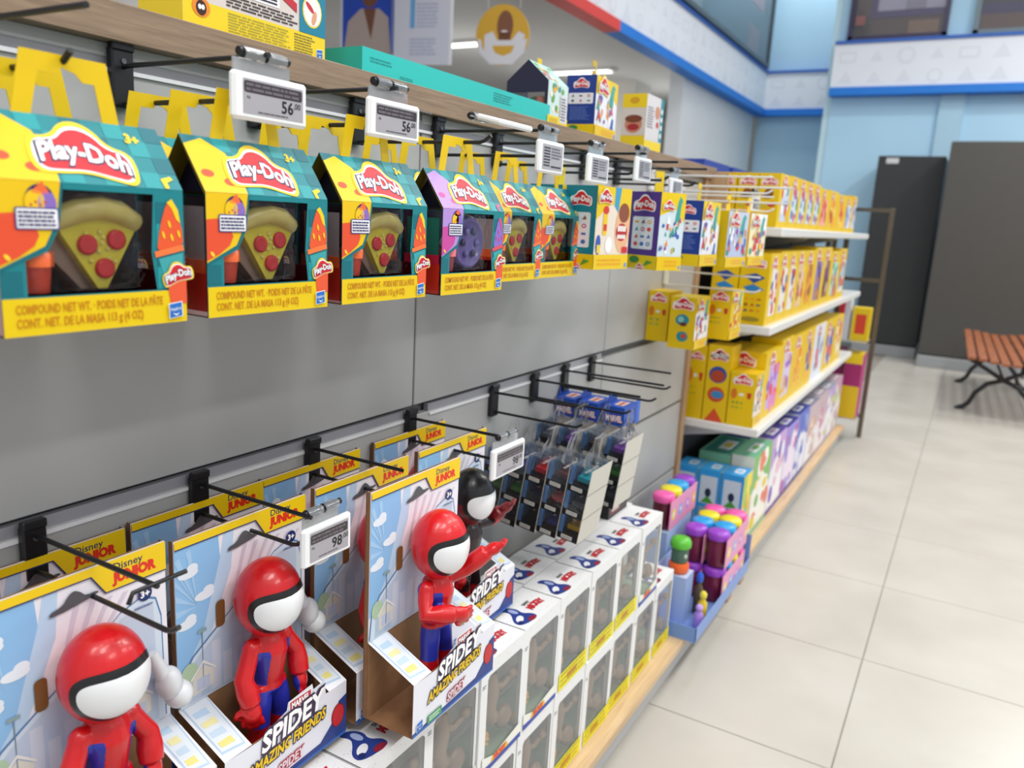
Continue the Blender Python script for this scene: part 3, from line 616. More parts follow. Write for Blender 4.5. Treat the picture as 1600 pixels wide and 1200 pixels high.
# yellow cartons on the white lower peg
def yel_side(seed,blue=False,big=False):
    def s(A,d,h):
        logo(A,d*.5,h*.85,min(d*.7,h*.34),3,simple=True); rr=random.Random(seed)
        if blue:
            A.poly([(d*.15,h*.68),(d*.55,h*.72),(d*.88,h*.66),(d*.5,h*.58)],'#1c4fa0',3); A.poly([(d*.15,h*.52),(d*.5,h*.57),(d*.88,h*.5),(d*.45,h*.43)],'#2f86c8',3)
            icons(A,d*.2,h*.16,d*.85,h*.4,('#c9502a','#3a8a4a','#9a6a1a','#e8a01a','#5a3a6e'),3,3,3,rr); A.ell(d*.5,h*.08,d*.34,h*.035,'#a08a2a',3)
        elif big: A.ell(d*.5,h*.62,d*.38,h*.11,'#2f4f9e',3); A.ell(d*.5,h*.6,d*.3,h*.08,'#b04428',4); A.ell(d*.5,h*.36,d*.36,h*.1,'#c9502a',3); A.ell(d*.55,h*.36,d*.26,h*.05,'#3a8ac0',4); A.poly([(d*.1,0),(d*.9,0),(d*.5,h*.18)],'#d9502a',3)
        else:
            A.ell(d*.2,h*.6,d*.12,h*.1,'#d87a1c',3); A.rrect(d*.4,h*.57,d*.58,h*.62,.002,'#efe9dc',3); A.poly([(d*.7,h*.64),(d*.88,h*.64),(d*.85,h*.53),(d*.73,h*.53)],'#c43a20',3)
            icons(A,d*.12,h*.3,d*.6,h*.48,('#8fae2a','#6f9a2a','#b8b02a'),3,2,3,rr)
    return s
def yel_icon(A,d,h):
    logo(A,d*.5,h*.84,d*.76,3,simple=True); A.ell(d*.5,h*.56,d*.26,h*.11,'#2a8f9a',3); A.ell(d*.45,h*.57,d*.12,h*.06,'#8fc9c4',4); A.ell(d*.55,h*.48,d*.14,h*.04,'#6a2f22',4); A.ell(d*.55,h*.24,d*.22,h*.1,'#2a8f9a',3); A.ell(d*.6,h*.25,d*.1,h*.05,'#c94a2e',4)
Y='#e6c103'
yA=carton(.11,.15,.066,Y,Y,None,None,busy_front(41,'#e6c103','#e6c103',lg=False),yel_side(1))
inst(yA,(-.772,2.33,.925),'small yellow carton nearest the panel on the lower white peg','toy box','yellow cartons on the lower white pegs')
yB=carton(.13,.15,.078,Y,Y,'#ead020',None,busy_front(43,'#e9e9ee','#e6c103'),yel_icon)
inst(yB,(-.676,2.30,.918),'yellow carton with two teal pictures on its narrow side, hanging','toy box','yellow cartons on the lower white pegs')
yC=carton(.13,.15,.07,Y,Y,None,None,busy_front(47,'#e6c103','#f0d030',('#d8342f','#e7b41c','#e58a3a','#f5f0e0')),yel_side(2))
inst(yC,(-.622,2.47,.935),'yellow carton with orange pictures hanging behind the other two','toy box','yellow cartons on the lower white pegs')
hook('peg_hook',2.40,1.15,-.545,'white peg hook holding the three hanging yellow cartons','white peg hooks',.02,.062,col='#dedcd6')
# cartons standing on the oak top shelf
def back_print(A,w_,h_):
    A.rect(0,0,w_,h_,'#d9cfc8',1); A.rect(0,0,w_,h_*.165,'#ecd01c',2); A.poly([(0,h_*.165),(w_*.17,h_*.20),(w_*.24,h_*.165)],'#d9cfc8',2)
    A.ell(w_*.14,h_*.34,w_*.1,h_*.12,'#d98a86',3); A.ell(w_*.14,h_*.37,w_*.06,h_*.03,'#efd9cf',4); A.lines(w_*.27,h_*.18,w_*.78,h_*.26,4,'#4a4244',3,rag=.1); A.rect(w_*.28,h_*.27,w_*.64,h_*.95,'#ecebee',3)
    for i in range(12): A.rect(w_*.46,h_*(.285+.022*i),w_*.62,h_*(.296+.022*i),'#26263a',4)
    A.lines(w_*.3,h_*.29,w_*.44,h_*.5,8,'#55505a',4)
    A.poly([(w_*.66,h_*.34),(w_*.77,h_*.28),(w_*.77,h_*.34),(w_*.66,h_*.40)],'#c2283a',4)
    A.rect(w_*.79,h_*.165,w_,h_,'#0f7f9c',4); A.ell(w_*.89,h_*.32,w_*.078,h_*.11,'#f0d83a',5); A.ell(w_*.89,h_*.32,w_*.07,h_*.10,'#f2ece8',6); A.ell(w_*.87,h_*.345,w_*.014,h_*.05,'#c9283a',7,rot=.9); A.ell(w_*.905,h_*.28,w_*.018,h_*.05,'#e0a080',7,rot=-.3)
    A.lines(w_*.28,h_*.01,w_*.72,h_*.15,8,'#b0a02c',3,rag=.1); A.lines(w_*.75,h_*.02,w_*.92,h_*.15,7,'#8a7c28',3); maker(A,w_*.93,h_*.015,w_*.05,4)
    A.ell(w_*.11,h_*.13,w_*.055,h_*.06,'#e98a2a',4); A.ell(w_*.11,h_*.125,w_*.032,h_*.045,'#3a1d1a',5); A.ell(w_*.10,h_*.13,w_*.01,h_*.016,'#fff',6); A.ell(w_*.12,h_*.13,w_*.01,h_*.016,'#fff',6)
bk=carton(.235,.19,.08,'#d9cfc8','#ecd01c','#ecd01c',None,back_print)
inst(bk,(-.842,.775,1.4675),'large carton back with small print, yellow base and teal corner, on the oak shelf','toy box','cartons standing on the oak top shelf')
def teal_top(A,w_,h_):
    A.lines(w_*.03,h_*.45,w_*.12,h_*.7,2,'#0f8f8c',1); A.lines(w_*.62,h_*.3,w_*.74,h_*.8,4,'#0e8683',1); A.lines(w_*.15,h_*.1,w_*.22,h_*.25,2,'#0e8683',1)
tb=carton(.60,.036,.12,'#25bfb8','#1fa9a4','#2ac6be',None,teal_top,None)
inst(tb,(-.833,1.262,1.4675),'long flat turquoise carton lying along the oak shelf','toy box','cartons standing on the oak top shelf')
def toppack():
    W,H,D,RZ=.10,.085,.10,.128; e=E('carry_pack',(0,0,0)); mb=MB()
    F_=Art(mb,(0,-W/2,0),(0,1,0),(0,0,1)); sl=Vector((-D/2,0,RZ-H)); Sl=Art(mb,(0,-W/2,H),(0,1,0),sl.normalized())
    mb.add([F_.P(0,0,0),F_.P(W,0,0),F_.P(W,H,0),F_.P(0,H,0)],[(0,1,2,3)],'#cfe3e0'); mb.add([(0,-W/2,H),(0,W/2,H),(-D/2,W/2,RZ),(-D/2,-W/2,RZ),(-D,W/2,H),(-D,-W/2,H)],[(0,1,2,3),(3,2,4,5)],'#9fd0c8')
    mb.add([(-D,-W/2,0),(-D,W/2,0),(-D,W/2,H),(-D,-W/2,H)],[(0,3,2,1)],'#2b2740'); mb.add([(0,-W/2,0),(0,W/2,0),(-D,W/2,0),(-D,-W/2,0)],[(0,1,2,3)],'#3a2032')
    mb.add([(0,-W/2,H*.72),(0,-W/2,H),(-D/2,-W/2,RZ),(-D,-W/2,H),(-D,-W/2,H*.72)],[(0,1,2,3,4)],'#241f38'); mb.box(-.008,-.001,-W/2,-W/2+.001,0,H*.72,'#2a1e30'); mb.box(-D,-D+.006,-W/2,-W/2+.001,0,H*.72,'#2a1e30')
    rr=random.Random(4)
    for i in range(16): F_.ell(W*rr.uniform(.08,.9),H*rr.uniform(.3,.95),W*.07,W*.06,rr.choice(('#e8b01c','#d8432f','#6aa84a','#efe9dc','#3f9aa0')),2+i*.2,10)
    for i in range(12): Sl.ell(W*rr.uniform(.08,.9),.06*rr.uniform(.1,.95),W*.07,W*.06,rr.choice(('#e8b01c','#d8432f','#6aa84a','#efe9dc','#d85a8a')),2+i*.2,10)
    F_.rect(0,0,W,H*.2,'#ecd01c',6); F_.lines(W*.1,H*.04,W*.55,H*.15,3,'#c9a81c',7); F_.rect(W*.6,H*.08,W*.95,H*.75,'#dcdce0',7); F_.lines(W*.64,H*.12,W*.92,H*.7,8,'#7a7a80',8); mb.build('carton',[CARD],e)
    mb=MB(); mb.prism([(-.01,0),(.01,0),(.01,.012),(-.01,.012)],-D/2,-D/2+.001,'#e0c014',plane='yz',T=Matrix.Translation((0,0,RZ-.002))); mb.build('handle',CARD,e)
    mb=MB(); mb.ell((-.04,-.02,.03),(.03,.02,.028),'#6f7a3a'); mb.tube([(-.025,-.03,.005),(-.025,-.03,.055)],.012,'#b5512a',12); mb.build('toy_food',TOY,e)
    mb=MB(); mb.add([(-.001,-W/2+.0005,.001),(-D+.001,-W/2+.0005,.001),(-D+.001,-W/2+.0005,H*.72),(-.001,-W/2+.0005,H*.72)],[(0,1,2,3)],'#fff'); mb.build('side_window',CLEAR,e); return e
inst(toppack(),(-.835,1.60,1.4675),'roof-topped carry pack standing on the oak shelf beside the turquoise carton','toy pack','cartons standing on the oak top shelf',rz=R(2))
cas=carton(.15,.135,.075,'#e9eaf0','#223d8c',None,'#e8c60a',busy_front(8),blue_side,tab='#c9a81c')
inst(cas,(-.835,1.855,1.4675),'dark blue and yellow carton with castle picture standing on the oak shelf','toy box','cartons standing on the oak top shelf',rz=R(4))
def mou_side(A,d,h): A.rect(0,h*.25,d,h,'#d8cfc4',2); A.ell(d*.5,h*.45,d*.36,h*.16,'#c9876a',3); A.ell(d*.5,h*.55,d*.36,h*.07,'#7a3f24',4); A.ell(d*.5,h*.4,d*.24,h*.06,'#a82a2c',4); A.ell(d*.5,h*.88,d*.2,h*.06,'#d8a01c',4); A.rect(0,h*.75,d,h,'#efcf18',3)
def mou_front(A,w_,h_): A.rect(0,h_*.2,w_,h_,'#d5d3d6',1); A.rect(w_*.82,h_*.2,w_,h_,'#1d8796',2); A.lines(w_*.08,h_*.4,w_*.45,h_*.8,8,'#85858c',2); A.ell(w_*.65,h_*.72,w_*.14,h_*.12,'#c9876a',3); A.ell(w_*.68,h_*.5,w_*.08,h_*.06,'#c2383a',3); [A.ell(w_*.91,h_*(.32+.15*k),w_*.05,h_*.05,'#e8f0f0',3) for k in range(4)]
mo=carton(.13,.145,.07,'#d5d3d6','#efcf18',None,'#ecd01c',mou_front,mou_side)
inst(mo,(-.835,2.185,1.4675),'grey and yellow carton with toothy mouth side, farthest on the oak shelf','toy box','cartons standing on the oak top shelf')
# ------------------------------------------------------------------ toy figures on hanging packs
def figure_mesh(name,pose,colf):
    mb=MB()
    hc=(.047,0,-.095)
    mb.ell(hc,(.040,.0425,.050),'#fff',28,20); mb.ell((.046,0,-.118),(.026,.027,.027),'#fff',20,12)
    mb.tube([(.045,0,-.135),(.045,0,-.15),(.046,0,-.165),(.045,0,-.19),(.045,0,-.207),(.045,0,-.219)],[.012,.021,.0245,.021,.0185,.019],'#fff',18)
    for s_ in(-1,1):
        mb.tube([(.045,s_*.011,-.212),(.047,s_*.015,-.235),(.049,s_*.018,-.258),(.049,s_*.019,-.285),(.05,s_*.02,-.308)],[.014,.0145,.013,.0165,.019],'#fff',16)
        mb.ell((.057,s_*.021,-.312),(.028,.019,.014),'#fff',18,10)
    def hand(w_,d,side):
        w_=Vector(w_); d=Vector(d).normalized(); sd=Vector(side).normalized(); up=d.cross(sd).normalized()
        T=Matrix((d,sd,up)).transposed().to_4x4(); T.translation=w_+d*.010
        mb.ell((0,0,0),(.0155,.0125,.0095),'#fff',12,8,T=T)
        for q,(o,L) in enumerate(((-.0098,.014),(-.0033,.018),(.0033,.017),(.0098,.012))):
            b=w_+d*.018+sd*o; mb.tube([b,b+d*L*.55+sd*o*.15-up*.001,b+d*L*.9+sd*o*.2-up*.005],[.0038,.0036,.0029],'#fff',8)
        b=w_+d*.006-sd*.009; mb.tube([b,b-sd*.008+d*.005,b-sd*.011+d*.012-up*.002],[.0044,.0041,.0032],'#fff',8)
    for s_ in(-1,1):
        P=pose[s_]; sh=(.045,s_*.026,-.156)
        mb.tube([sh,tuple((Vector(sh)+Vector(P[0]))/2),P[0],tuple((Vector(P[0])+Vector(P[1]))/2),P[1]],[.0115,.0112,.012,.0138,.0125],'#fff',14)
        mb.ell(sh,(.0125,.0125,.013),'#fff',12,8); hand(P[1],Vector(P[1])-Vector(P[0]) if len(P)<3 else P[2],P[3] if len(P)>3 else (0,1,0))
    me=mb.mesh('t',[TOY]); ob=bpy.data.objects.new('t',me); COL.objects.link(ob)
    rm=ob.modifiers.new('r','REMESH'); rm.mode='VOXEL'; rm.voxel_size=.0018
    sm=ob.modifiers.new('s','SMOOTH'); sm.iterations=3; sm.factor=.5
    dg=bpy.context.evaluated_depsgraph_get(); nm=bpy.data.meshes.new_from_object(ob.evaluated_get(dg)); bpy.data.objects.remove(ob)
    nm.name=name
    for a in list(nm.attributes):
        if a.name=='Col': nm.attributes.remove(a)
    at=nm.attributes.new('Col','FLOAT_COLOR','FACE'); flat=[]
    for p in nm.polygons: flat+=[*C(colf(p.center)),1]
    at.data.foreach_set('color',flat); nm.materials.clear(); nm.materials.append(TOY)
    nm.polygons.foreach_set('use_smooth',[True]*len(nm.polygons)); nm.update(); return nm
def arm_zone(p): return abs(p.y)>.0265 or p.x>.072
def red_suit(p):
    if p.z>-.143: return '#d4121a'
    if p.z<-.262: return '#b50e16'
    if p.z<-.215 and abs(p.y)<.0315 and p.x<.07: return '#2b35a8'
    if not arm_zone(p) and abs(p.y)>.0135 and p.z>-.208 and p.z<-.16: return '#2733a0'
    if abs(p.y)>.0265 and abs(p.y)<.04 and p.z>-.182 and p.x<.04: return '#2733a0'
    return '#cf1219'
def black_suit(p):
    if p.z>-.143: return '#17181b' if p.z>-.098 else '#7e141b'
    if p.z<-.262: return '#a51119'
    if p.x>.075 or abs(p.y)>.042: return '#c8141b'
    return '#2a1c20'
relaxed={-1:((.05,-.043,-.188),(.060,-.041,-.219),(.12,0,-1),(.5,.6,0)),1:((.05,.043,-.186),(.060,.04,-.215),(.12,0,-1),(.5,-.6,0))}
reach={-1:((.056,-.042,-.183),(.085,-.012,-.186),(.35,.8,-.25),(.3,0,1)),1:((.062,.045,-.146),(.088,.062,-.118),(.6,.5,.35),(.5,-.8,.2))}
FIG_R=figure_mesh('toy_figure',relaxed,red_suit); FIG_W=figure_mesh('toy_figure',reach,red_suit); FIG_B=figure_mesh('toy_figure',{-1:relaxed[-1],1:((.06,.048,-.15),(.078,.052,-.13),(.5,.3,.4),(.5,-.8,.2))},black_suit)
def visor():
    mb=MB(); hc=Vector((.047,0,-.095)); rad=(.040,.0425,.050)
    for k,(A_,B_,off,c) in enumerate(((76,37,1.03,'#121214'),(64,27,1.055,'#eef0f2'))):
        n,m_=40,8; vs=[];fs=[]
        for j in range(m_+1):
            for i in range(n):
                t=2*PI*i/n; rho=j/m_; cx=math.copysign(abs(math.cos(t))**.8,math.cos(t)); cy=math.copysign(abs(math.sin(t))**.85,math.sin(t))
                az=R(A_)*rho*cx; el=R(-13)+R(B_)*rho*cy+R(9)*abs(rho*cx)**2
                o=off-(.02*rho**6)
                vs.append((hc.x+rad[0]*o*math.cos(el)*math.cos(az),hc.y+rad[1]*o*math.cos(el)*math.sin(az),hc.z+rad[2]*o*math.sin(el)))
        for j in range(m_):
            for i in range(n): fs.append((j*n+i,j*n+(i+1)%n,(j+1)*n+(i+1)%n,(j+1)*n+i))
        mb.add(vs,fs,c,0,True)
    return mb.mesh('visor',[TOY])
VIS=visor()
def card_pack(fig,blob=True,flip=False):
    W=.205; e=E('figure_pack',(0,0,0)); mb=MB()
    K='#8a6442'
    mb.box(-.0012,0,-W/2,W/2,-.215,0,'#f0eff7'); 
    A=Art(mb,(0,-W/2,-.33),(0,1,0),(0,0,1)); Z=.33
    # sky rays and arch
    A.poly([(0,.15),(.0,Z-.012),(.062,Z-.012),(.064,Z-.04),(.036,.20)],'#8fc0ec',1)
    A.poly([(0,.15),(.036,.20),(.064,Z-.04),(.07,Z-.012),(.085,Z-.012),(.08,Z-.06),(.05,.2),(.02,.158)],'#bdd8f2',1)
    for cx_,cy_ in ((.018,.285),(.04,.25),(.014,.222)): A.ell(cx_,cy_,.014,.006,'#e8f1fa',2.6); A.ell(cx_+.006,cy_+.005,.008,.006,'#e8f1fa',2.7)
    for k in range(7):
        a=R(100+16*k); A.poly([(.03,.24),(min(max(.03+.06*math.cos(a+.07),0),.08),min(.24+.075*math.sin(a+.07),Z-.012)),(min(max(.03+.06*math.cos(a-.05),0),.08),min(.24+.075*math.sin(a-.05),Z-.012))],'#a5cdf0',2)
    for k in range(6):
        a=.10+.018*k; A.poly([(a,Z-.035-.002*k),(a+.006,Z-.035-.002*k),(.075+.006*k,.2),(.072+.006*k,.2)],'#dad3e4',1.5)
    arch=[(.0,.118),(.004,.155),(.02,.178),(.10,.23),(.15,.268),(.175,.276),(.192,.268),(.198,.245),(.2,.118)]
    A.poly(arch,'#5d86b4',3); A.poly([(a+(.0018 if a<.1 else -.0016),b-.002) for a,b in arch],'#d5e4f2',3.6)
    A.poly([(.012,.118),(.014,.16),(.03,.176),(.1,.222),(.15,.26),(.174,.267),(.188,.26),(.19,.118)],'#c3d2e6',4.2)
    rr=random.Random(12)
    for k in range(10):
        x=.014+.017*k; h=.155+.03*rr.random(); A.poly([(x,.12),(x+.013,.12),(x+.013,h),(x,h)],rr.choice(('#b3c6df','#cfd9ea','#bccfe0','#d6dcea')),4.8)
    for x,y in ((.02,.125),(.15,.13)):
        A.poly([(x,y),(x+.03,y+.004),(x+.03,y+.024),(x+.015,y+.036),(x,y+.022)],'#e3e0d4',5.4); A.rect(x+.005,y+.004,x+.024,y+.02,'#c9d3ea',6); A.poly([(x-.003,y+.02),(x+.015,y+.038),(x+.033,y+.023),(x+.033,y+.026),(x+.015,y+.042),(x-.003,y+.024)],'#f2f0ea',6.2)
    for x,y in ((.016,.158),(.16,.21),(.15,.17)): A.ell(x,y,.012,.013,'#b5cfae',5.2)
    A.poly([(.034,.13),(.0352,.13),(.0352,.205),(.034,.205)],'#7f93a2',6); A.rect(.028,.204,.041,.208,'#8fa8a8',6)
    # yellow header with tab
    A.poly([(0,Z-.011),(.118,Z-.011),(.133,Z-.034),(W,Z-.034),(W,Z-.032),(.134,Z-.032),(.119,Z-.009),(0,Z-.009)],'#2a3a6a',7)
    A.poly([(0,Z),(0,Z-.0095),(.119,Z-.0095),(.134,Z-.0325),(W,Z-.0325),(W,Z)],'#f4cf12',7.4)
    A.text('Disney',.143,Z-.0125,.0085,'#1e2a5a',8,bold=.01,wid=.034); A.text('JUNIOR',.141,Z-.0255,.0105,'#e5331f',8,bold=.07,wid=.052)
    A.ell(.178,Z-.052,.0085,.0085,'#1d2f6e',8,20); A.text('3+',.178,Z-.0555,.0075,'#ffffff',9,bold=.04,anchor='c'); A.lines(.165,Z-.068,.19,Z-.064,1,'#6f7ea5',8)
    # hang slot
    A.poly(chaikin([(.074,.298),(.088,.301),(.094,.309),(.100,.313),(.107,.309),(.112,.303),(.125,.304),(.126,.300),(.076,.292)],1),'#55575c',8)
    A.rrect(.055,.20,.068,.235,.005,'#80572f',8); 
    mb.build('backing_card',[CARD],e)
    mb=MB(); mb.box(-.008,-.0015,-W/2,-W/2+.001,-.33,0,K); mb.box(-.008,-.0015,W/2-.001,W/2,-.33,0,K); mb.box(-.0085,-.0075,-W/2,W/2,-.33,-.002,'#9a7350')
    mb.box(-.008,.077,-W/2+.001,W/2-.001,-.331,-.33,K); mb.box(-.0012,0,-W/2+.001,W/2-.001,-.33,-.2155,'#9c7550'); mb.box(.0762,.0772,-W/2+.001,W/2-.001,-.33,-.251,K)
    mb.build('brown_inner_tray',KRAFT,e)
    mb=MB()
    # sloping ribbons either side of the opening
    sd=Vector((.078,0,-.035)); L=sd.length
    for (a,b,tw) in ((0,.040,.03),(W-.034,W,.03)):
        B=Art(mb,(0,-W/2,-.215),(0,1,0),sd.normalized()*1.0)
        P=lambda q,t,l=0: tuple(Vector((0,-W/2+q,-.215))+sd.normalized()*t+Vector((.035,0,.078)).normalized()*(.0003*l))
        mb.add([P(a,0),P(a,L),P(b,L),P(b,0)],[(0,1,2,3)],'#eceef5')
        mb.add([P(a+.004,0,1),P(a+.004,L-.01,1),P(b-.004,L-.006,1),P(b-.001,0,1)],[(0,1,2,3)],'#b8cfe6')
        mb.add([P(a+.006,0,2),P(a+.006,L-.013,2),P(b-.006,L-.009,2),P(b-.003,0,2)],[(0,1,2,3)],'#dde6ee')
        for k in range(4): mb.add([P(a+.009,.012+.016*k,3),P(a+.009,.02+.016*k,3),P(b-.012,.022+.016*k,3),P(b-.012,.012+.016*k,3)],[(0,1,2,3)],('#b9d4ea','#e8e2a8','#c3d8e8','#e6dc8a')[k])
    F_=Art(mb,(.078,-W/2,-.33),(0,1,0),(0,0,1))
    pan=[(0,0),(W,0),(W,.08),(.165,.08),(.163,.102),(.142,.099),(.140,.108),(.098,.104),(.096,.094),(.070,.086),(.052,.078),(0,.08)]
    F_.poly(pan,'#e9eaf3',0)
    F_.poly([(0,0),(W,0),(W,.06),(.19,.056),(.178,.03),(.155,.012),(0,.006)],'#2a3f86',1); F_.poly([(0,0),(W,0),(W,.004),(0,.004)],'#2f66b8',2)
    F_.ell(.188,.036,.0125,.017,'#8e1220',3); F_.ell(.188,.036,.011,.0155,'#c9242b',4)
    F_.rect(.099,.089,.138,.104,'#ffffff',3); F_.rect(.1005,.0905,.1365,.1025,'#c2374a',4); F_.text('MARVEL',.1185,.0925,.008,'#ffffff',5,bold=.04,anchor='c',wid=.031)
    for (t,a,b,h,w1,c1,c2) in (('SPIDEY',.052,.058,.026,.108,'#3a2a4a','#ffffff'),('AMAZING FRIENDS',.030,.0365,.0145,.134,'#2b2440','#f2c915'),('SPIDEY',.078,.014,.012,.046,'#b01f3c','#e9d5da')):
        wp=lambda X,Y,a=a: (X,Y+X*.09)
        F_.text(t,a,b,h,c1,6,bold=.12,wid=w1,warp=wp,shear=.12); F_.text(t,a+w1*.008,b+h*.03,h*.97,c2,7,bold=.035,wid=w1*.98,warp=wp,shear=.12)
    F_.rrect(.032,.004,.066,.017,.002,'#4f9a68',6,); F_.lines(.036,.007,.062,.015,2,'#d5ead8',7); maker(F_,.008,.006,.0135,6)
    mb.build('front_panel',[CARD],e)
    o=bpy.data.objects.new('toy_figure',fig); COL.objects.link(o); o.parent=e; o.location=(-.007,0,0)
    v=bpy.data.objects.new('visor',VIS); COL.objects.link(v); v.parent=o; v['label']='white visor with a black rim'
    if blob:
        mb=MB(); mb.ell((.02,.088,-.16),(.016,.014,.02),'#d8dce0',14,10); mb.ell((.022,.098,-.178),(.017,.016,.016),'#dfe3e6',14,10); mb.tube([(.012,.074,-.12),(.016,.08,-.14),(.02,.088,-.16)],[.006,.008,.012],'#d8dce0',10); mb.build('white_accessory',PLAS,e)
    return e
fpR=card_pack(FIG_R); fpW=card_pack(FIG_W,blob=False); fpB=card_pack(FIG_B,blob=False)
G='hanging figure packs'
inst(fpR,(-.732,.425,.897),'red-helmeted figure pack at the far left, cut off by the frame edge','toy',G)
inst(fpR,(-.829,.442,.882),'figure pack hanging against the panel behind the far left pack','toy',G)
inst(fpR,(-.737,.645,.888),'red-helmeted figure pack with relaxed arms, directly left of the grey-edged price tag','toy',G)
inst(fpR,(-.829,.656,.884),'figure pack hanging against the panel behind the second front pack','toy',G)
inst(fpW,(-.635,.866,.908),'figure pack hung farthest forward, figure reaching out with both arms','toy',G)
inst(fpR,(-.731,.864,.892),'figure pack squeezed in the middle of three on one hook','toy',G)
inst(fpR,(-.829,.862,.884),'figure pack nearest the panel, rearmost of three on one hook','toy',G)
inst(fpB,(-.738,1.107,.886),'figure pack whose figure has a black helmet','toy',G)
inst(fpR,(-.829,1.106,.884),'figure pack nearest the panel behind the black-helmeted figure','toy',G)

# ------------------------------------------------------------------ clear cases with toy cars
def toy_car(col,rr):
    mb=MB(); prof=[(-.032,0),(.033,0),(.034,.008),(.022,.011),(.011,.019),(-.012,.0195),(-.024,.012),(-.033,.010)]
    mb.prism(prof,-.013,.013,col,plane='yz'); mb.v=[(x if abs(z)<.012 else x*.82,y,z+.004) for x,y,z in mb.v]
    mb.prism([(.010,.0185),(-.0115,.019),(-.02,.0125),(.019,.012)],-.0118,.0118,'#20242a',plane='yz'); 
    n=len(mb.v); mb.v=[(x,y,z+.0041) if i>=n-8 else (x,y,z) for i,(x,y,z) in enumerate(mb.v)]
    for y in(-.021,.02):
        for x in(-.013,.0105): mb.lathe([(.0065,x),(.007,x+.0005),(.007,x+.003)],(0,y,.0065),'#141416',12,ax=0)
    mb.box(-.003,.003,-.03,.03,.0238,.0242,'#e8e8e8'); return mb.mesh('toy_car',[TOY])
CARS={c:toy_car(c,None) for c in ('#1aa7b8','#5a1f28','#c8202a','#2a3a9a','#4aa82a','#17181c','#7a3fa8','#d8b01a','#6a6f78','#24345e')}
CW,CD,CH=.098,.045,.052
def case_meshes():
    a=MB(); a.box(-CD,-.001,-CW/2,CW/2,0,.013,'#131417'); A=Art(a,(-CD,-CW/2,0),(1,0,0),(0,0,1)); A.rect(CD*.18,.0025,CD*.72,.0105,'#c9c8c2',1); A.lines(CD*.22,.004,CD*.68,.009,2,'#8a8884',2)
    a.box(-CD+.001,-CD+.002,-CW/2+.002,CW/2-.002,.013,CH-.002,'#5f96d0'); A2=Art(a,(-CD+.0021,-CW/2,0),(0,1,0),(0,0,1))
    for k in range(6): A2.poly([(.004+.015*k,.016),(.009+.015*k,.016),(.016+.013*k,.048),(.012+.013*k,.048)],'#bcdcf6',1)
    a.box(-CD+.0005,-CD+.009,-CW/2+.0005,-CW/2+.001,.013,CH-.002,'#6aa6e4')
    b=MB(); b.box(-CD,-.001,-CW/2-.0005,CW/2,.013,CH-.0016,'#fff',skip=('b',))
    return a.mesh('case_base',[PLAS]),b.mesh('clear_cover',[ACRYL])
CB,CC=case_meshes()
def strip(cols,loc,label,tilt):
    e=E('car_case_strip',loc); e.rotation_euler=(0,R(tilt),0)
    for k,c in enumerate(cols):
        z=-CH*(k+1)
        o=bpy.data.objects.new('car_case',CB); COL.objects.link(o); o.parent=e; o.location=(0,0,z)
        q=bpy.data.objects.new('clear_cover',CC); COL.objects.link(q); q.parent=o
        q=bpy.data.objects.new('toy_car',CARS[c]); COL.objects.link(q); q.parent=o; q.location=(-.021,0,.0135)
    mb=MB(); mb.box(-.0009,0,-CW/2,CW/2,-3*CH+.001,0,'#cfccc2'); A=Art(mb,(0,-CW/2,-3*CH),(0,1,0),(0,0,1))
    for k in(1,2): A.rect(0,CH*k-.001,CW,CH*k+.001,'#8f8b80',1)
    mb.build('backing_card',[CARD],e)
    # crinkled hang tab of clear film
    mb=MB(); n=7; vs=[];fs=[]
    rr=random.Random(int(abs(loc[0])*1000))
    for i in range(n+1):
        for j in range(4):
            t=j/3; wv=(1-.62*t); vs.append((-CD*.5+(.5-i%2)*.012*(1-t)+rr.uniform(-.003,.003),(-CW/2+CW*i/n)*wv,.0005+t*.058))
    for i in range(n):
        for j in range(3): k=i*4+j; fs.append((k,k+4,k+5,k+1))
    mb.add(vs,fs,'#fff'); 
    vs=[];fs=[]
    for i in range(9): 
        for j in range(2): vs.append((-CD*(.02+.96*j),-CW/2+CW*i/8,.0008+(.005 if i%2 else 0)+rr.uniform(0,.003)))
    for i in range(8): fs.append((i*2,i*2+2,i*2+3,i*2+1))
    mb.add(vs,fs,'#fff'); mb.build('clear_hang_tab',ACRYL,e)
    return tag(e,label,'toy car','clear case strips with toy cars')
ce=[('#1aa7b8','#6a6f78','#d8b01a'),('#5a1f28','#c8202a','#2a3a9a'),('#c8202a','#24345e','#17181c'),('#2a3a9a','#4aa82a','#24345e'),('#24345e','#4aa82a','#6a6f78')]
ln=['strip of stacked car cases with a turquoise car on top, frontmost of the near stack','strip of car cases second in the near stack, dark maroon car on top','strip of car cases third in the near stack, red car on top','strip of car cases fourth in the near stack, just behind the price tag','strip of car cases closest to the panel in the near stack']
for k in range(5): strip(ce[k],(-.578-.0475*k,1.398,.797),ln[k],8)
cf=[('#7a3fa8','#4aa82a','#17181c'),('#17181c','#17181c','#6a6f78'),('#7a3fa8','#24345e','#5a1f28'),('#6a6f78','#24345e','#17181c')]
ln=['strip of car cases with a purple car on top, frontmost of the far stack','strip of car cases second in the far stack, black car on top','strip of car cases third in the far stack, purple car behind the wire','strip of car cases closest to the panel in the far stack']
for k in range(4): strip(cf[k],(-.583-.058*k,1.580,.815-.0*k),ln[k],7)
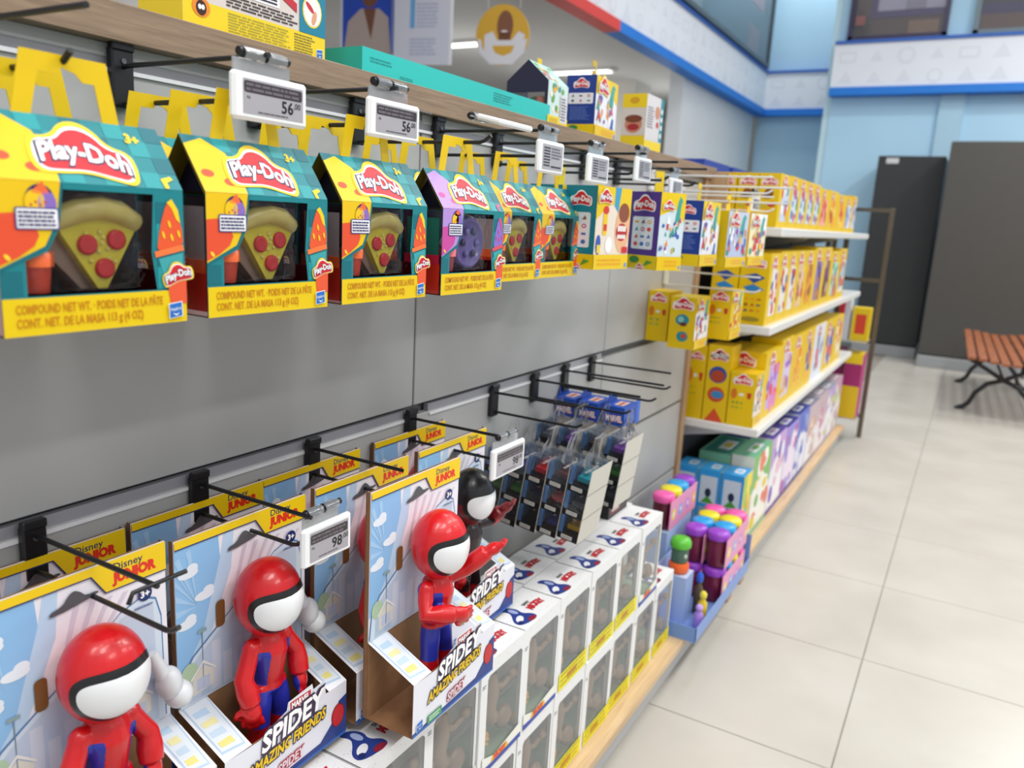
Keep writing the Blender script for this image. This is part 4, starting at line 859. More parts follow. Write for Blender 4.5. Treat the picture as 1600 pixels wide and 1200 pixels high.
# blue header cartons with logo
def marvel(two):
    e=E('header_pack',(0,0,0)); mb=MB(); w_,d=.085,.05
    mb.box(-d,0,-w_/2,w_/2,-.045,0,'#1f4fb0'); S_=Art(mb,(-d,-w_/2,-.045),(1,0,0),(0,0,1)); S_.text('MARVEL',d/2,.010,.014,'#d8342f',2,bold=.08,anchor='c',wid=.042); S_.text('MARVEL',d/2,.0105,.0135,'#ffffff',3,bold=.03,anchor='c',wid=.041)
    T_=Art(mb,(0,-w_/2,0),(0,1,0),(-1,0,0)); T_.rect(.02,.012,.065,.036,'#e8c8b0',1); T_.text('MARVEL',.043,.019,.009,'#c23030',2,bold=.04,anchor='c',wid=.038)
    mb.prism([(-.03,0),(.03,0),(.022,.02),(-.022,.02)],-d,-d+.001,'#1c46a0',plane='yz'); mb.prism([(w_/2-.012,-.05),(w_/2+.012,-.05),(w_/2+.012,.004),(w_/2-.012,.012)],-.0006,.0006,'#2a5fc4',plane='yz')
    mb.build('header_carton',[CARD],e)
    mb=MB(); mb.box(-d+.004,-.002,-w_/2+.004,w_/2-.002,-.105,-.0452,'#b8ac98'); A=Art(mb,(-.002,-w_/2+.004,-.105),(0,1,0),(0,0,1)); A.poly([(.02,.0),(.06,.0),(.07,.06),(.03,.06)],'#16171b',1); A.ell(.045,.03,.013,.014,'#e8eaee',2); A.ell(.045,.03,.006,.006,'#6f7480',3)
    mb.build('card_insert',[CARD],e); return e
mp=marvel(1)
for k,(x,y) in enumerate(((-.655,1.73),(-.722,1.728),(-.785,1.73))): inst(mp,(x,y,.848),'blue header pack with white and red logo, %s from the front of its hook'%ORD[k],'toy pack','blue header packs')
# ------------------------------------------------------------------ white window cartons on the base deck
def window_carton(lab,duck):
    W,D,H=.1445,.088,.2125; e=E('window_carton',(0,0,0)); mb=MB(); Wh='#eceded'
    Fr=Art(mb,(0,-W/2,0),(0,1,0),(0,0,1)); hole=[(.021,.014),(.134,.014),(.137,.018),(.137,.18),(.131,.186),(.027,.186),(.021,.18)]
    holed(mb,lambda a,b:Fr.P(a,b,0),[(0,0),(W,0),(W,H),(0,H)],hole,Wh)
    Sd=Art(mb,(-D,-W/2,0),(1,0,0),(0,0,1)); holed(mb,lambda a,b:Sd.P(a,b,0),[(0,0),(D,0),(D,H),(0,H)],[(.012,.014),(.078,.014),(.078,.186),(.012,.186)],Wh)
    mb.add([(0,W/2,0),(0,W/2,.014),(-D,W/2,.014),(-D,W/2,0),(0,W/2,.186),(0,W/2,H),(-D,W/2,H),(-D,W/2,.186),(0,W/2,.186),(-.01,W/2,.186),(-.01,W/2,.014)],[(0,3,2,1),(4,7,6,5),(1,10,9,8)],Wh)
    mb.add([(-D,-W/2,0),(-D,W/2,0),(-D,W/2,H),(-D,-W/2,H),(0,-W/2,H),(0,W/2,H),(0,W/2,0),(0,-W/2,0)],[(0,3,2,1),(3,4,5,2),(0,1,6,7)],Wh)
    T_=Art(mb,(0,-W/2,H),(0,1,0),(-1,0,0))
    T_.poly(chaikin([(.01,.012),(.06,.004),(.066,.02),(.052,.036),(.06,.052),(.05,.072),(.03,.074),(.038,.056),(.03,.045),(.01,.03)],2),'#2b3f8a',1); T_.ell(.03,.028,.013,.007,'#e9ebf0',2,rot=.4); T_.ell(.048,.012,.012,.006,'#8c2438',2); T_.ell(.046,.052,.006,.011,'#9fb0d8',2); T_.ell(.02,.02,.006,.005,'#1d2b66',3)
    T_.rect(0,0,.0015,D,'#5c6066',1)
    T_.text('DISNEY',.078,.046,.007,'#33343a',2,bold=.03,wid=.024,rot=.0); T_.text('MICKEY',.074,.026,.014,'#c4222f',2,bold=.08,wid=.052,warp=lambda X,Y:(X,Y+.06*math.sin(X*70)*.04))
    rr=random.Random(5)
    for A,w_,h_ in ((T_,W,D),(Fr,W,H)):
        for k in range(46):
            x=rr.uniform(.004,w_-.004); y=rr.uniform(.003,h_-.003)
            if A is Fr and .02<x<.138 and .012<y<.188: continue
            A.rect(x,y,x+.0016,y+.0013,rr.choice(('#a9b0c4','#c9ccd2','#b8bcc4')),.6)
    Fr.lines(.004,.168,.016,.176,2,'#7f838c',1)
    mb.build('carton',[CARD],e)
    mb=MB(); mb.box(-D+.004,-.003,-W/2+.003,W/2-.003,.001,.006,'#a8c4a4'); mb.box(-D+.0015,-D+.003,-W/2+.003,W/2-.003,.006,H-.02,'#f0ede6'); mb.box(-D+.003,-D+.02,-W/2+.003,W/2-.003,.04,.05,'#b5b0a6'); mb.build('inner_tray',MATTE,e)
    mb=MB(); b='#9c8368'
    mb.tube([(-.045,.01,.15),(-.04,.004,.12),(-.042,-.004,.09),(-.036,.006,.066),(-.03,.026,.062)],[.012,.018,.02,.014,.008],b,12)
    mb.tube([(-.04,.004,.128),(-.03,.028,.12),(-.026,.048,.13)],[.008,.006,.006],b,10); mb.ell((-.025,.052,.134),(.01,.011,.010),b,12,8)
    mb.ell((-.028,.032,.058),(.016,.022,.021),'#8f7860',16,10); mb.ell((-.05,-.012,.158),(.02,.022,.02),'#8c7662',12,8)
    mb.tube([(-.04,-.018,.09),(-.036,-.028,.05),(-.034,-.026,.012)],[.010,.008,.007],b,10)
    if duck:
        for k in range(5):
            a=-.6+.5*k; mb.tube([(-.03,-.04,.05),(-.022,-.04+.022*math.cos(a),.05+.022*math.sin(a))],[.008,.004],'#e0a92c',8)
        mb.ell((-.03,-.046,.02),(.014,.016,.011),'#e5b23a',12,8)
    mb.v=[(x*.82+.006,y*1.12,z) for x,y,z in mb.v]
    mb.build('toy_animal',TOY,e)
    mb=MB(); mb.add([(-.0008,-W/2+.018,.01),(-.0008,W/2-.005,.01),(-.0008,W/2-.005,.19),(-.0008,-W/2+.018,.19)],[(0,1,2,3)],'#fff'); mb.add([(-D+.008,-W/2+.001,.01),(-.006,-W/2+.001,.01),(-.006,-W/2+.001,.19),(-D+.008,-W/2+.001,.19)],[(0,1,2,3)],'#fff'); mb.build('window_film',GREYCLEAR,e)
    mb=MB()
    A=Art(mb,(.0016,-W/2,0),(0,1,0),(0,0,1))
    if lab:
        A.rect(.012,.002,W+.002,.041,'#efe20c',0)
        for k in range(3): A.lines(.02,.008+.011*k,W-.008,.017+.011*k,1,'#b9a90c',1,rag=.1)
        A.lines(.05,.012,.1,.034,1,'#c98a14',2)
    else:
        A.poly([(.012,.002),(W+.001,.002),(W+.001,.034),(.05,.022),(.012,.036)],'#f0efe6',0); A.poly([(.012,.002),(W+.001,.002),(W+.001,.012),(.04,.012),(.012,.014)],'#2c4aa6',1)
        A.poly([(.04,.012),(.10,.012),(.094,.024),(.046,.022)],'#f2c01c',2); A.text('MICKEY',.05,.013,.010,'#e2472a',3,bold=.08,wid=.042)
    mb.build('lower_label',CARD,e)
    return e
wc=[window_carton(l,d) for l in(0,1) for d in(0,1)]
WCN=['nearest the far end','second from the far end','third from the far end','fourth from the far end','fifth from the far end','sixth from the far end','seventh from the far end','eighth from the far end','ninth from the far end','tenth from the far end','eleventh from the far end']
rr=random.Random(8)
for k in range(11):
    y=1.957-.1465*k; inst(wc[2+(k%3==1)],(-.600+rr.uniform(-.002,.002),y,.1205),'white window carton of the lower front row, '+WCN[k]+', yellow strip','toy box','white window cartons on the base deck',rz=R(rr.uniform(-.7,.7)))
for k in range(10):
    y=1.811-.1465*k; yl=k in(1,2,3); inst(wc[(2 if yl else 0)+(k in(2,5,3,4))],(-.600+rr.uniform(-.003,.003),y,.3335),'white window carton of the upper front row, '+WCN[k],'toy box','white window cartons on the base deck',rz=R(rr.uniform(-.8,.8)))
for k in range(10):
    y=1.822-.1465*k
    for j in range(2): inst(wc[0],(-.6915-.0005*j,y,.1205+.213*j),'white window carton of the %s back row against the panel, '%('lower','upper')[j]+WCN[k],'toy box','white window cartons on the base deck')
db=carton(.12,.055,.05,'#2a2024','#1c1d20','#141517',None,lambda A,w_,h_:(A.rect(w_*.1,h_*.15,w_*.6,h_*.7,'#7a2a2a',1),A.lines(w_*.15,h_*.25,w_*.55,h_*.6,2,'#d8d0c8',2)),None)
inst(db,(-.694,1.80,.547),'small black and dark red carton lying on the white cartons','toy box')
dg=carton(.05,.085,.04,'#8e9096','#8e9096','#a5a7ac',None,lambda A,w_,h_:A.rrect(w_*.25,h_*.35,w_*.75,h_*.85,.008,'#5a5c62',1),None)
inst(dg,(-.745,1.85,.547),'small grey carton standing behind the black one','toy box')

# ------------------------------------------------------------------ candy coloured jars past the white cartons
LC={'p':'#ef5fae','y':'#e8dd2a','b':'#2aa3e6','v':'#9a45c8'}
def jar_pack(order,near):
    e=E('jar_pack',(0,0,0)); w_=.052
    for i,c in enumerate(order):
        mb=MB(); y=i*w_
        mb.lathe([(.021,0),(.0235,.004),(.0235,.06),(.021,.066)],(0,y,0),near if i==0 else '#a83a7c',18); j=mb.build('jar',PLAS,e)
        m2=MB(); m2.lathe([(.0255,.064),(.027,.068),(.027,.078),(.024,.082),(.01,.084)],(0,y,0),LC[c],20); m2.build('lid',PLAS,j)
    mb=MB(); L=w_*len(order)
    mb.box(.026,.0275,-.024,L-.03,.002,.07,'#e79ac0'); A=Art(mb,(.0275,-.024,0),(0,1,0),(0,0,1))
    for i in range(len(order)): A.ell(.026+i*w_,.035,.014,.014,('#f0e04a','#7ab4ee','#c08ae0','#f4c04a')[i%4],1,14); A.ell(.026+i*w_,.035,.006,.006,'#f6f0f0',2,10)
    mb.build('pink_sleeve',CARD,e); e.scale=(1.3,1.3,1.35); return e
ja=jar_pack('pybv','#5a1228'); jb=jar_pack('vbyp','#6e1a3c')
GJ='packs of candy coloured jars'
tr=E('jar_tray',(0,0,0)); mb=MB(); 
x0,x1,y0,y1=-.676,-.526,2.30,2.64
mb.box(x0,x1,y0,y1,.1205,.124,'#7d9cd6'); mb.box(x0,x0+.002,y0,y1,.124,.235,'#7ea2e2'); mb.box(x1-.002,x1,y0-.25,y1,.124,.165,'#7d9cd6'); mb.box(x0,x1,y1-.002,y1,.124,.25,'#7d9cd6'); mb.box(x0,x1,y0-.25,y0-.248,.124,.165,'#6f92d2'); mb.box(x0,x1,y0-.25,y0,.1205,.124,'#7d9cd6'); mb.box(x0,x0+.002,y0-.25,y0,.124,.30,'#a5bfee')
for v_ in range(len(mb.v)): pass
mb.build('tray',CARD,tr); tag(tr,'blue cardboard display tray with the two tiers of jars on the deck','display tray')
inst(ja,(-.735,2.29,.342),'jar pack with pink, yellow, blue and purple lids nearest the panel','toy','packs of candy coloured jars')
inst(jb,(-.637,2.345,.2415),'upper front jar pack with a purple lid nearest, stacked on another','toy',GJ)
inst(jb,(-.5655,2.345,.2415),'upper outer jar pack beside the aisle, purple lid nearest','toy',GJ)
inst(jb,(-.637,2.345,.1245),'lower jar pack inside the tray below the upper front pack','toy',GJ)
inst(jb,(-.5655,2.345,.1245),'lower outer jar pack beside the aisle','toy',GJ)
sb=carton(.24,.220,.08,'#a8c0ea','#9db8e6','#c0d2f0'); inst(sb,(-.70,2.37,.1205),'pale blue carton under the rear jar pack','toy box')
def jarman(cl,cb,cm,h=.09):
    e=E('toy_jar',(0,0,0)); mb=MB(); mb.lathe([(.024,0),(.03,.006),(.031,.024),(.027,.032)],(0,0,0),cb,20); mb.build('base',PLAS,e)
    mb=MB(); mb.lathe([(.022,.03),(.025,.036),(.025,.07),(.022,.078)],(0,0,0),cm,18); mb.ell((.02,-.012,.055),(.006,.006,.007),'#c9d0c4',8,6); mb.build('jar',PLAS,e)
    mb=MB(); mb.lathe([(.027,.076),(.031,.08),(.031,.094),(.026,.104),(.014,.108)],(0,0,0),cl,20); mb.build('lid',PLAS,e); return e
inst(jarman('#5fc23a','#f0682a','#4a6a5a'),(-.625,2.15,.275),'toy jar with a green lid on an orange base','toy')
inst(carton(.07,.15,.07,'#8fa8d8','#a8bce4','#c0d0ee'),(-.588,2.15,.1245),'blue box under the green-lidded toy jar','toy box')
def bottle(c,cc,h):
    e=E('toy_bottle',(0,0,0)); mb=MB(); mb.lathe([(.012,0),(.014,.004),(.014,h*.6),(.007,h*.72),(.006,h*.8)],(0,0,0),c,16); mb.build('body',PLAS,e)
    mb=MB(); mb.lathe([(.009,h*.78),(.010,h*.8),(.011,h*.93),(.006,h)],(0,0,0),cc,14); mb.build('cap',PLAS,e); return e
inst(bottle('#d8402e','#e5352c',.17),(-.650,2.245,.1245),'red toy bottle between the green-lidded jar and the jar packs','toy')
inst(bottle('#5a4a3a','#2a5fd0',.13),(-.578,2.225,.1245),'toy bottle with a blue cap in the tray corner','toy')
inst(bottle('#e3c52a','#e8d84a',.09),(-.553,2.19,.1245),'low yellow toy bottle at the tray front','toy')
inst(bottle('#b08ad8','#c9a4e8',.07),(-.548,2.14,.1245),'small lilac toy bottle at the tray front edge','toy')

# ------------------------------------------------------------------ far gondola with yellow cartons
g2=tag(E('display_gondola',(0,0,0)),'far white-shelved gondola packed with yellow cartons and an oak deck','shelving')
MB().box(XP-.05,XP-.03,2.755,5.15,.02,1.42,'#3a3b40').build('back_board',MATTE,g2)
for z in (1.28,.948,.588):
    m_=MB(); m_.rbox(XP-.028,-.572,2.757,5.10,z-.03,z,.004,'#e2e2df'); m_.build('shelf',PLAS,g2)
    for y in (2.85,3.65,4.45): m_=MB(); m_.prism([(XP-.028,z-.03),(-.64,z-.03),(-.66,z-.045),(XP-.028,z-.09)],y-.006,y+.006,'#d4d4d2'); m_.build('shelf_bracket',PLAS,g2)
MB().rbox(XP-.03,-.56,2.757,5.15,.098,.12,.001,'#fff').build('base_deck',WOODDECK,g2)
MB().box(XP-.03,-.585,2.757,5.15,.012,.098,'#a9aaab').build('kick_plate',PLAS,g2)
MB().rbox(-.6,-.572,2.77,2.82,0,.098,.001,'#fff').build('foot',POSTW,g2)
MB().rbox(XP-.05,XP-.031,5.13,5.16,0,1.40,.001,'#fff').build('end_post',POSTW,g2)
def yfront(seed,sky,cols=('#d8342f','#3a62b8','#e7b41c','#ffffff','#3f9a8a','#8a4f9e','#e58a3a')):
    def f_(A,w_,h_):
        r_=random.Random(seed); A.poly([(w_*.25,h_*.12),(w_*.9,h_*.12),(w_*.95,h_*.75),(w_*.3,h_*.8)],sky,1)
        for i in range(12):
            x=w_*r_.uniform(.3,.88); y=h_*r_.uniform(.18,.74); s_=w_*r_.uniform(.05,.11); A.ell(x,y,s_,s_*r_.uniform(.7,1.6),r_.choice(cols),2+i*.2,10)
        logo(A,w_*.42,h_*.85,min(w_*.46,h_*.34),6,simple=True)
    return f_
Z='yellow cartons on the far gondola'
def row(zs,specs,rowname,x=-.6,y0=2.765):
    y=y0
    for i,(w_,h_,d_,fn,cf,lab,sd) in enumerate(specs):
        c_=carton(w_-.003,h_,d_,cf,Y if cf!='#dfe2ea' else '#dfe2ea',Y,None,fn,sd); inst(c_,(x,y+w_/2,zs+.0006),lab,'toy box',Z); y+=w_
def side_ice(A,d,h):
    logo(A,d*.5,h*.83,d*.74,3,simple=True); A.ell(d*.5,h*.62,d*.22,h*.1,'#8a4a1c',3); A.ell(d*.4,h*.56,d*.3,h*.04,'#9c5a24',3); A.ell(d*.3,h*.4,d*.2,h*.05,'#c9b42a',3); A.ell(d*.68,h*.42,d*.2,h*.05,'#c9402a',3); A.ell(d*.5,h*.3,d*.25,h*.04,'#e8a52a',3)
row(1.28,[(.17,.175,.068,yfront(1,'#c9d4ea'),Y,'yellow carton at the near corner of the far top shelf, outer one',side_ice)]+
 [(.15,.178,.068,yfront(3,'#cfe0ea',('#3a62b8','#2f9a7a','#d8342f','#8a8fd0')),Y,'yellow carton with blue and green picture, %s in the line on the far top shelf'%ORD[i+1],None) for i in range(4)]+
 [(.2,.17,.068,yfront(5,'#f0a8a0',('#d84a4a','#e8862a')),Y,'yellow carton with pink and red picture on the far top shelf',None)]+
 [(.26,.175,.068,yfront(7,'#f2b21c',('#e8862a','#c95a1a','#f6df6a')),Y,'plain orange-pictured yellow carton on the far top shelf',None),(.24,.17,.068,yfront(8,'#f2b21c',('#e8862a','#d8342f','#f6df6a')),Y,'orange and red pictured yellow carton on the far top shelf',None),(.24,.17,.068,yfront(9,'#dfe2ea',('#e58ac0','#3a62b8','#7ab4e0')),Y,'lilac-pictured carton near the end of the far top shelf',None),(.16,.185,.068,yfront(10,'#cfd6f0',('#3a62b8','#e7b41c')),Y,'last tall carton at the far end of the top shelf',None)],'')
sidebox=carton(.16,.175,.068,Y,Y,Y,None,None,side_ice)
inst(sidebox,(-.6725,2.85,1.2806),'yellow carton second from the outer corner, far top shelf near end','toy box',Z)
inst(sidebox,(-.745,2.85,1.2806),'yellow carton third from the outer corner, far top shelf near end','toy box',Z)
row(.948,[(.155,.245,.098,yfront(20,'#e9e3da',('#2b4fa8','#d8342f','#f0a8a0')),Y,'tall yellow carton with blue shapes at the near end of the middle shelf, outer one',yel_side(5,blue=True)),
 (.15,.25,.098,yfront(21,'#e9e3da',('#2b4fa8','#d8342f','#e5c0b0')),Y,'second tall yellow carton on the middle shelf',None),(.15,.25,.098,yfront(22,'#e9e3da',('#2b4fa8','#d8342f','#e5c0b0')),Y,'third tall yellow carton on the middle shelf',None),
 (.18,.25,.098,yfront(23,'#e0c0a0',('#a8683a','#d8342f','#f0d060')),Y,'fourth tall yellow carton on the middle shelf, wider than the others',None),(.2,.25,.098,yfront(24,'#e5a02a',('#a8683a','#d8742f')),Y,'tall yellow carton with amber picture on the middle shelf',None),
 (.22,.26,.098,yfront(25,'#8a7ac0',('#4a3a8a','#7a4a2a','#c98a5a')),Y,'carton with violet and brown picture on the middle shelf',None),(.22,.26,.098,yfront(26,'#9a6a4a',('#5a3a2a','#7a4a9a','#e0c0a0')),Y,'carton with brown picture on the middle shelf',None),
 (.26,.24,.098,yfront(27,'#b9dcd0',('#3fa090','#d86a4a')),Y,'carton with mint picture on the middle shelf',None),(.24,.25,.098,yfront(28,'#e9e3da',('#3a9ad0','#d8342f')),Y,'last yellow carton of the middle shelf',None)],'')
ysb=carton(.15,.25,.092,Y,Y,Y,None,None,yel_side(5,blue=True)); inst(ysb,(-.702,2.842,.9486),'tall yellow carton with blue shapes, second from the aisle on the middle shelf','toy box',Z)
inst(carton(.04,.09,.03,'#e0cf8a','#e8d79a','#e8d79a'),(-.70,4.62,.9486),'small pale yellow packet at the back of the middle shelf','toy box')
row(.588,[(.12,.19,.09,busy_front(61,'#e9ded0','#e6c103'),Y,'small yellow carton at the outer near corner of the lower shelf',yel_side(7)),
 (.26,.25,.16,yfront(62,'#caa8e0',('#9a5ac8','#e87ab8','#7ad08a','#e8342f')),Y,'large yellow carton with violet and pink picture on the lower shelf',yel_side(9)),
 (.22,.27,.12,yfront(63,'#d8c8e8',('#9a5ac8','#e87ab8','#e8b42a')),Y,'large yellow carton with lilac picture, second large one on the lower shelf',None),
 (.25,.26,.12,yfront(64,'#f0b81c',('#e8862a','#f6df6a','#e8a01c')),Y,'plain yellow carton with amber picture on the lower shelf',None),
 (.25,.26,.12,yfront(65,'#f0b81c',('#2b4fa8','#e8862a','#f6df6a')),Y,'yellow carton with a dark blue oval on the lower shelf',None),
 (.3,.26,.12,yfront(66,'#dfe2ea',('#c9cfe0','#8a8fa8','#d84a5a')),'#dfe2ea','white carton with grey picture on the lower shelf',None),
 (.3,.25,.12,yfront(67,'#e8c8c0',('#d84a5a','#3a62b8')),Y,'yellow carton with red and blue picture on the lower shelf',None),(.3,.25,.12,yfront(68,'#f0d060',('#d8342f','#f5f0e0')),Y,'last yellow carton of the lower shelf',None)],'')
inst(carton(.115,.265,.068,Y,Y,Y,None,None,yel_side(3)),(-.782,2.825,.5886),'tall thin yellow carton nearest the post on the lower shelf','toy box',Z)
def roundpics(A,d,h): logo(A,d*.5,h*.87,d*.7,3,simple=True); yel_side(3,big=True)(A,d,h)
inst(carton(.115,.275,.084,Y,Y,Y,None,None,roundpics),(-.694,2.825,.5886),'tall yellow carton with round pictures, beside the small one on the lower shelf','toy box',Z)
# deck level: games cartons
def game(seed,cols,band):
    def f_(A,w_,h_):
        r_=random.Random(seed); A.rect(w_*.05,h_*.1,w_*.95,h_*.95,cols[-1],.5); A.poly([(0,h_*.55),(w_*.5,h_*.75),(w_,h_*.5),(w_,h_),(0,h_)],cols[0],.8)
        for i in range(16): A.ell(w_*r_.uniform(.1,.9),h_*r_.uniform(.1,.9),w_*r_.uniform(.06,.17),h_*r_.uniform(.05,.14),r_.choice(cols),1+i*.2,12)
        A.rect(0,0,w_,h_*.06,band,5)
    return f_
def top_art(c1,c2):
    def t(A,w_,d_): A.rect(w_*.06,d_*.1,w_*.94,d_*.9,c1,1); A.rrect(w_*.25,d_*.2,w_*.75,d_*.6,.01,'#e9e9ee',2); A.ell(w_*.5,d_*.4,w_*.12,d_*.14,c2,3)
    return t
def bub_side(A,d,h):
    A.rect(0,h*.9,d,h,'#2f9ae0',1); A.rrect(d*.12,h*.55,d*.88,h*.92,.004,'#c9d8e6',2); A.ell(d*.5,h*.7,d*.14,h*.06,'#22304a',3); A.poly([(d*.2,h*.56),(d*.8,h*.56),(d*.5,h*.66)],'#4a9a3a',3); A.rect(d*.15,h*.3,d*.85,h*.5,'#8aa4b8',2); A.rect(0,0,d,h*.28,'#1b3f96',2); A.rrect(d*.3,h*.06,d*.7,h*.2,.003,'#dfe4ee',3); A.ell(d*.5,h*.13,d*.1,h*.03,'#c93a3a',4); A.rect(d*.3,h*.3,d*.75,h*.36,'#c9503a',4)
bub=carton(.12,.285,.082,'#e3d75a','#2f9ae0','#3aa6e8',None,game(81,('#f0d83a','#8acb5a','#f5efe0','#7ac0e8','#e8b03a'),'#6aa4e0'),bub_side,top_art('#3aa6e8','#7fc4ee'))
for k in range(3): inst(bub,(-.60-.0855*k,2.83,.1205),['light blue carton with white windows, outermost of three in a row on the deck','light blue carton, middle of three in a row on the deck','light blue carton, innermost of three in a row on the deck'][k],'toy box','light blue cartons on the far deck')
gcols=[('#e8e4d0',('#7ab85a','#e8d03a','#e87a5a','#f5f2ea'),'#7fbf9a','white and green games carton next after the light blue ones'),('#e3e0ea',('#c9a0d8','#7a5ab8','#e8c0d0','#f5f2f8'),'#5a4aa0','pale lilac games carton on the far deck'),('#ddd6e6',('#9a8ad8','#b85aa8','#f0e0f0'),'#3a3a96','purple-edged games carton, third on the far deck'),('#c9cfe8',('#5a6ac8','#8aa0e0','#e8e8f4'),'#2f3f9a','blue games carton, fourth on the far deck'),('#e0dfe8',('#c8b0b8','#d8a878','#f2eef0'),'#8a8aa0','off-white games carton, fifth on the far deck'),('#e6dfe0',('#c8b0b8','#d87898','#f2eef0'),'#b0a0b0','pinkish white games carton, sixth on the far deck'),('#dcd6e0',('#b8a0d8','#d8d878','#f2eef0'),'#a0a8b0','grey-lilac games carton, seventh on the far deck'),('#e0d8dc',('#c8a0b8','#b8d898','#f2eef0'),'#c0a8b0','last pale games carton at the far end of the deck')]
y=2.90
for k,(c,cols,bd,lab) in enumerate(gcols):
    w_=[.30,.27,.27,.27,.29,.27,.27,.26][k]; h_=[.325,.33,.32,.33,.315,.32,.31,.32][k]
    inst(carton(w_-.006,h_,.085,c,c,bd,None,game(90+k,cols,bd),None,top_art(bd,cols[0])),(-.60,y+w_/2,.1205),lab,'toy box','games cartons on the far deck')
    inst(carton(w_-.006,h_-.01,.12,c,bd,bd,None,None,None,top_art(('#2a8a7a','#2b3a86','#2b3a86','#5a4a86','#46508a','#7a7a8a','#5f8a5a','#8a8a96')[k],cols[1])),(-.69,y+w_/2,.1205),'inner games carton behind the '+lab,'toy box','games cartons on the far deck'); y+=w_
# blue boxes on the top of the far gondola and stock behind
MB().rbox(-1.28,XP-.052,2.80,5.15,1.40,1.43,.001,'#fff').build('top_shelf',WOODTOP,g2)
for k in range(5): inst(carton(.34,.085,.2,'#2440a0','#2a4ab0','#2a4ab0'),(-.93,3.15+.4*k,1.4305),'flat dark blue carton on top of the far gondola, %s one from the near end'%ORD[k],'toy box','dark blue cartons on the far gondola top')
tag(MB().rbox(-2.4,-2.0,5.6,6.0,1.201,1.53,.004,'#3a2f7a').build('carton_box',CARD),'violet carton on a display behind the top shelf','toy box')
e=E('display_cabinet',(0,0,0)); MB().box(-2.5,-1.62,5.5,6.1,0,1.2,'#45474d').build('body',MATTE,e); tag(MB().box(-1.98,-1.62,5.6,6.1,1.201,1.53,'#54565b').build('monitor_case',MATTE),'dark grey screen back standing beside the violet carton','monitor'); tag(e,'dark grey display cabinet behind the gondola, next to the violet carton','cabinet')
tag(MB().rbox(-2.3,-2.2,6.9,7.05,0,1.72,.01,'#56606c').build('floor_stand',METAL),'slim blue-grey stand behind the gondola tops','stand')

# ------------------------------------------------------------------ brass frame rack at the end
e=tag(E('metal_rack',(0,0,0)),'thin bronze metal frame rack past the end of the far gondola','rack')
BR='#6f675b'
for (x,y) in ((-.495,5.42),(-.80,5.42),(-.70,5.19),(-.80,5.19)): MB().rbox(x-.014,x+.014,y-.014,y+.014,0,1.44,.002,BR).build('post',METAL,e)
for z in (1.426,1.0,.62,.14):
    mb=MB(); 
    mb.box(-.786,-.509,5.409,5.431,z-.011,z+.011,BR); mb.box(-.786,-.714,5.18,5.20,z-.011,z+.011,BR)
    mb.box(-.811,-.789,5.204,5.406,z-.011,z+.011,BR)
    mb.build('rail',METAL,e)
for z in (.63,.15): MB().box(-.79,-.51,5.205,5.405,z+.001,z+.008,'#c9c9c6').build('shelf',METAL,e)
inst(carton(.1,.20,.1,'#e6c103','#d8b81a','#e8c81a',None,None,lambda A,d,h:A.rect(d*.2,h*.2,d*.8,h*.8,'#c9402a',1)),(-.515,5.31,.6385),'red and yellow carton on the upper shelf of the bronze rack','toy box')
inst(carton(.12,.28,.1,'#dfe2ea','#c9ccda','#dfe2ea',None,None,lambda A,d,h:A.rect(d*.3,h*.1,d*.7,h*.8,'#c92a3a',1)),(-.63,5.30,.6385),'white carton with a red stripe on the bronze rack','toy box')
inst(carton(.19,.40,.1,'#b83a7c','#a02a68','#e8c81a',None,None,lambda A,d,h:(A.rect(0,0,d,h*.5,'#dcb81a',1),A.rect(0,h*.85,d,h,'#e8c81a',1))),(-.515,5.305,.1585),'magenta and yellow carton standing low in the bronze rack','toy box')
inst(carton(.19,.42,.14,'#8a1a5a','#8a1a5a','#a03070'),(-.63,5.305,.1585),'dark magenta carton standing low in the bronze rack, inner one','toy box')

# ------------------------------------------------------------------ refrigerators
def fridge(x0,x1,y,h,col,label,handle,sticker):
    e=E('refrigerator',((x0+x1)/2,y,0)); w_=(x1-x0)/2
    MB().rbox(-w_,w_,.03,.62,.12,h,.01,col).build('body',MATTE,e)
    MB().rbox(-w_,w_,0,.028,.125,h-.002,.006,col).build('door',MATTE,e)
    mb=MB(); mb.rbox(-w_,w_,-.02,.63,0,.115,.006,'#9a9da0'); mb.build('plinth',PLAS,e)
    for k in handle: mb=MB(); mb.rbox(k,k+.025,-.035,-.02,.62,1.45,.006,'#141516'); mb.box(k+.006,k+.019,-.022,.002,.66,.7,'#141516'); mb.box(k+.006,k+.019,-.022,.002,1.37,1.41,'#141516'); mb.build('handle',PLAS,e)
    for (a,b,c,d) in sticker: MB().box(a,b,-.002,0,c,d,'#c9cbce').build('sticker',CARD,e)
    return tag(e,label,'refrigerator')
fridge(-1.08,-.44,9.5,2.11,'#2f3133','dark grey refrigerator behind the bronze rack, left of the lighter one',[],[(-.24,-.12,2.03,2.085)])
fridge(-.395,.515,9.02,2.21,'#4a4844','lighter grey refrigerator behind the bench, the larger of two',[],[(.36,.44,1.55,1.62)])
fridge(.545,1.4,9.02,2.21,'#4a4844','grey refrigerator at the right frame edge with a dark handle',[-.42],[])

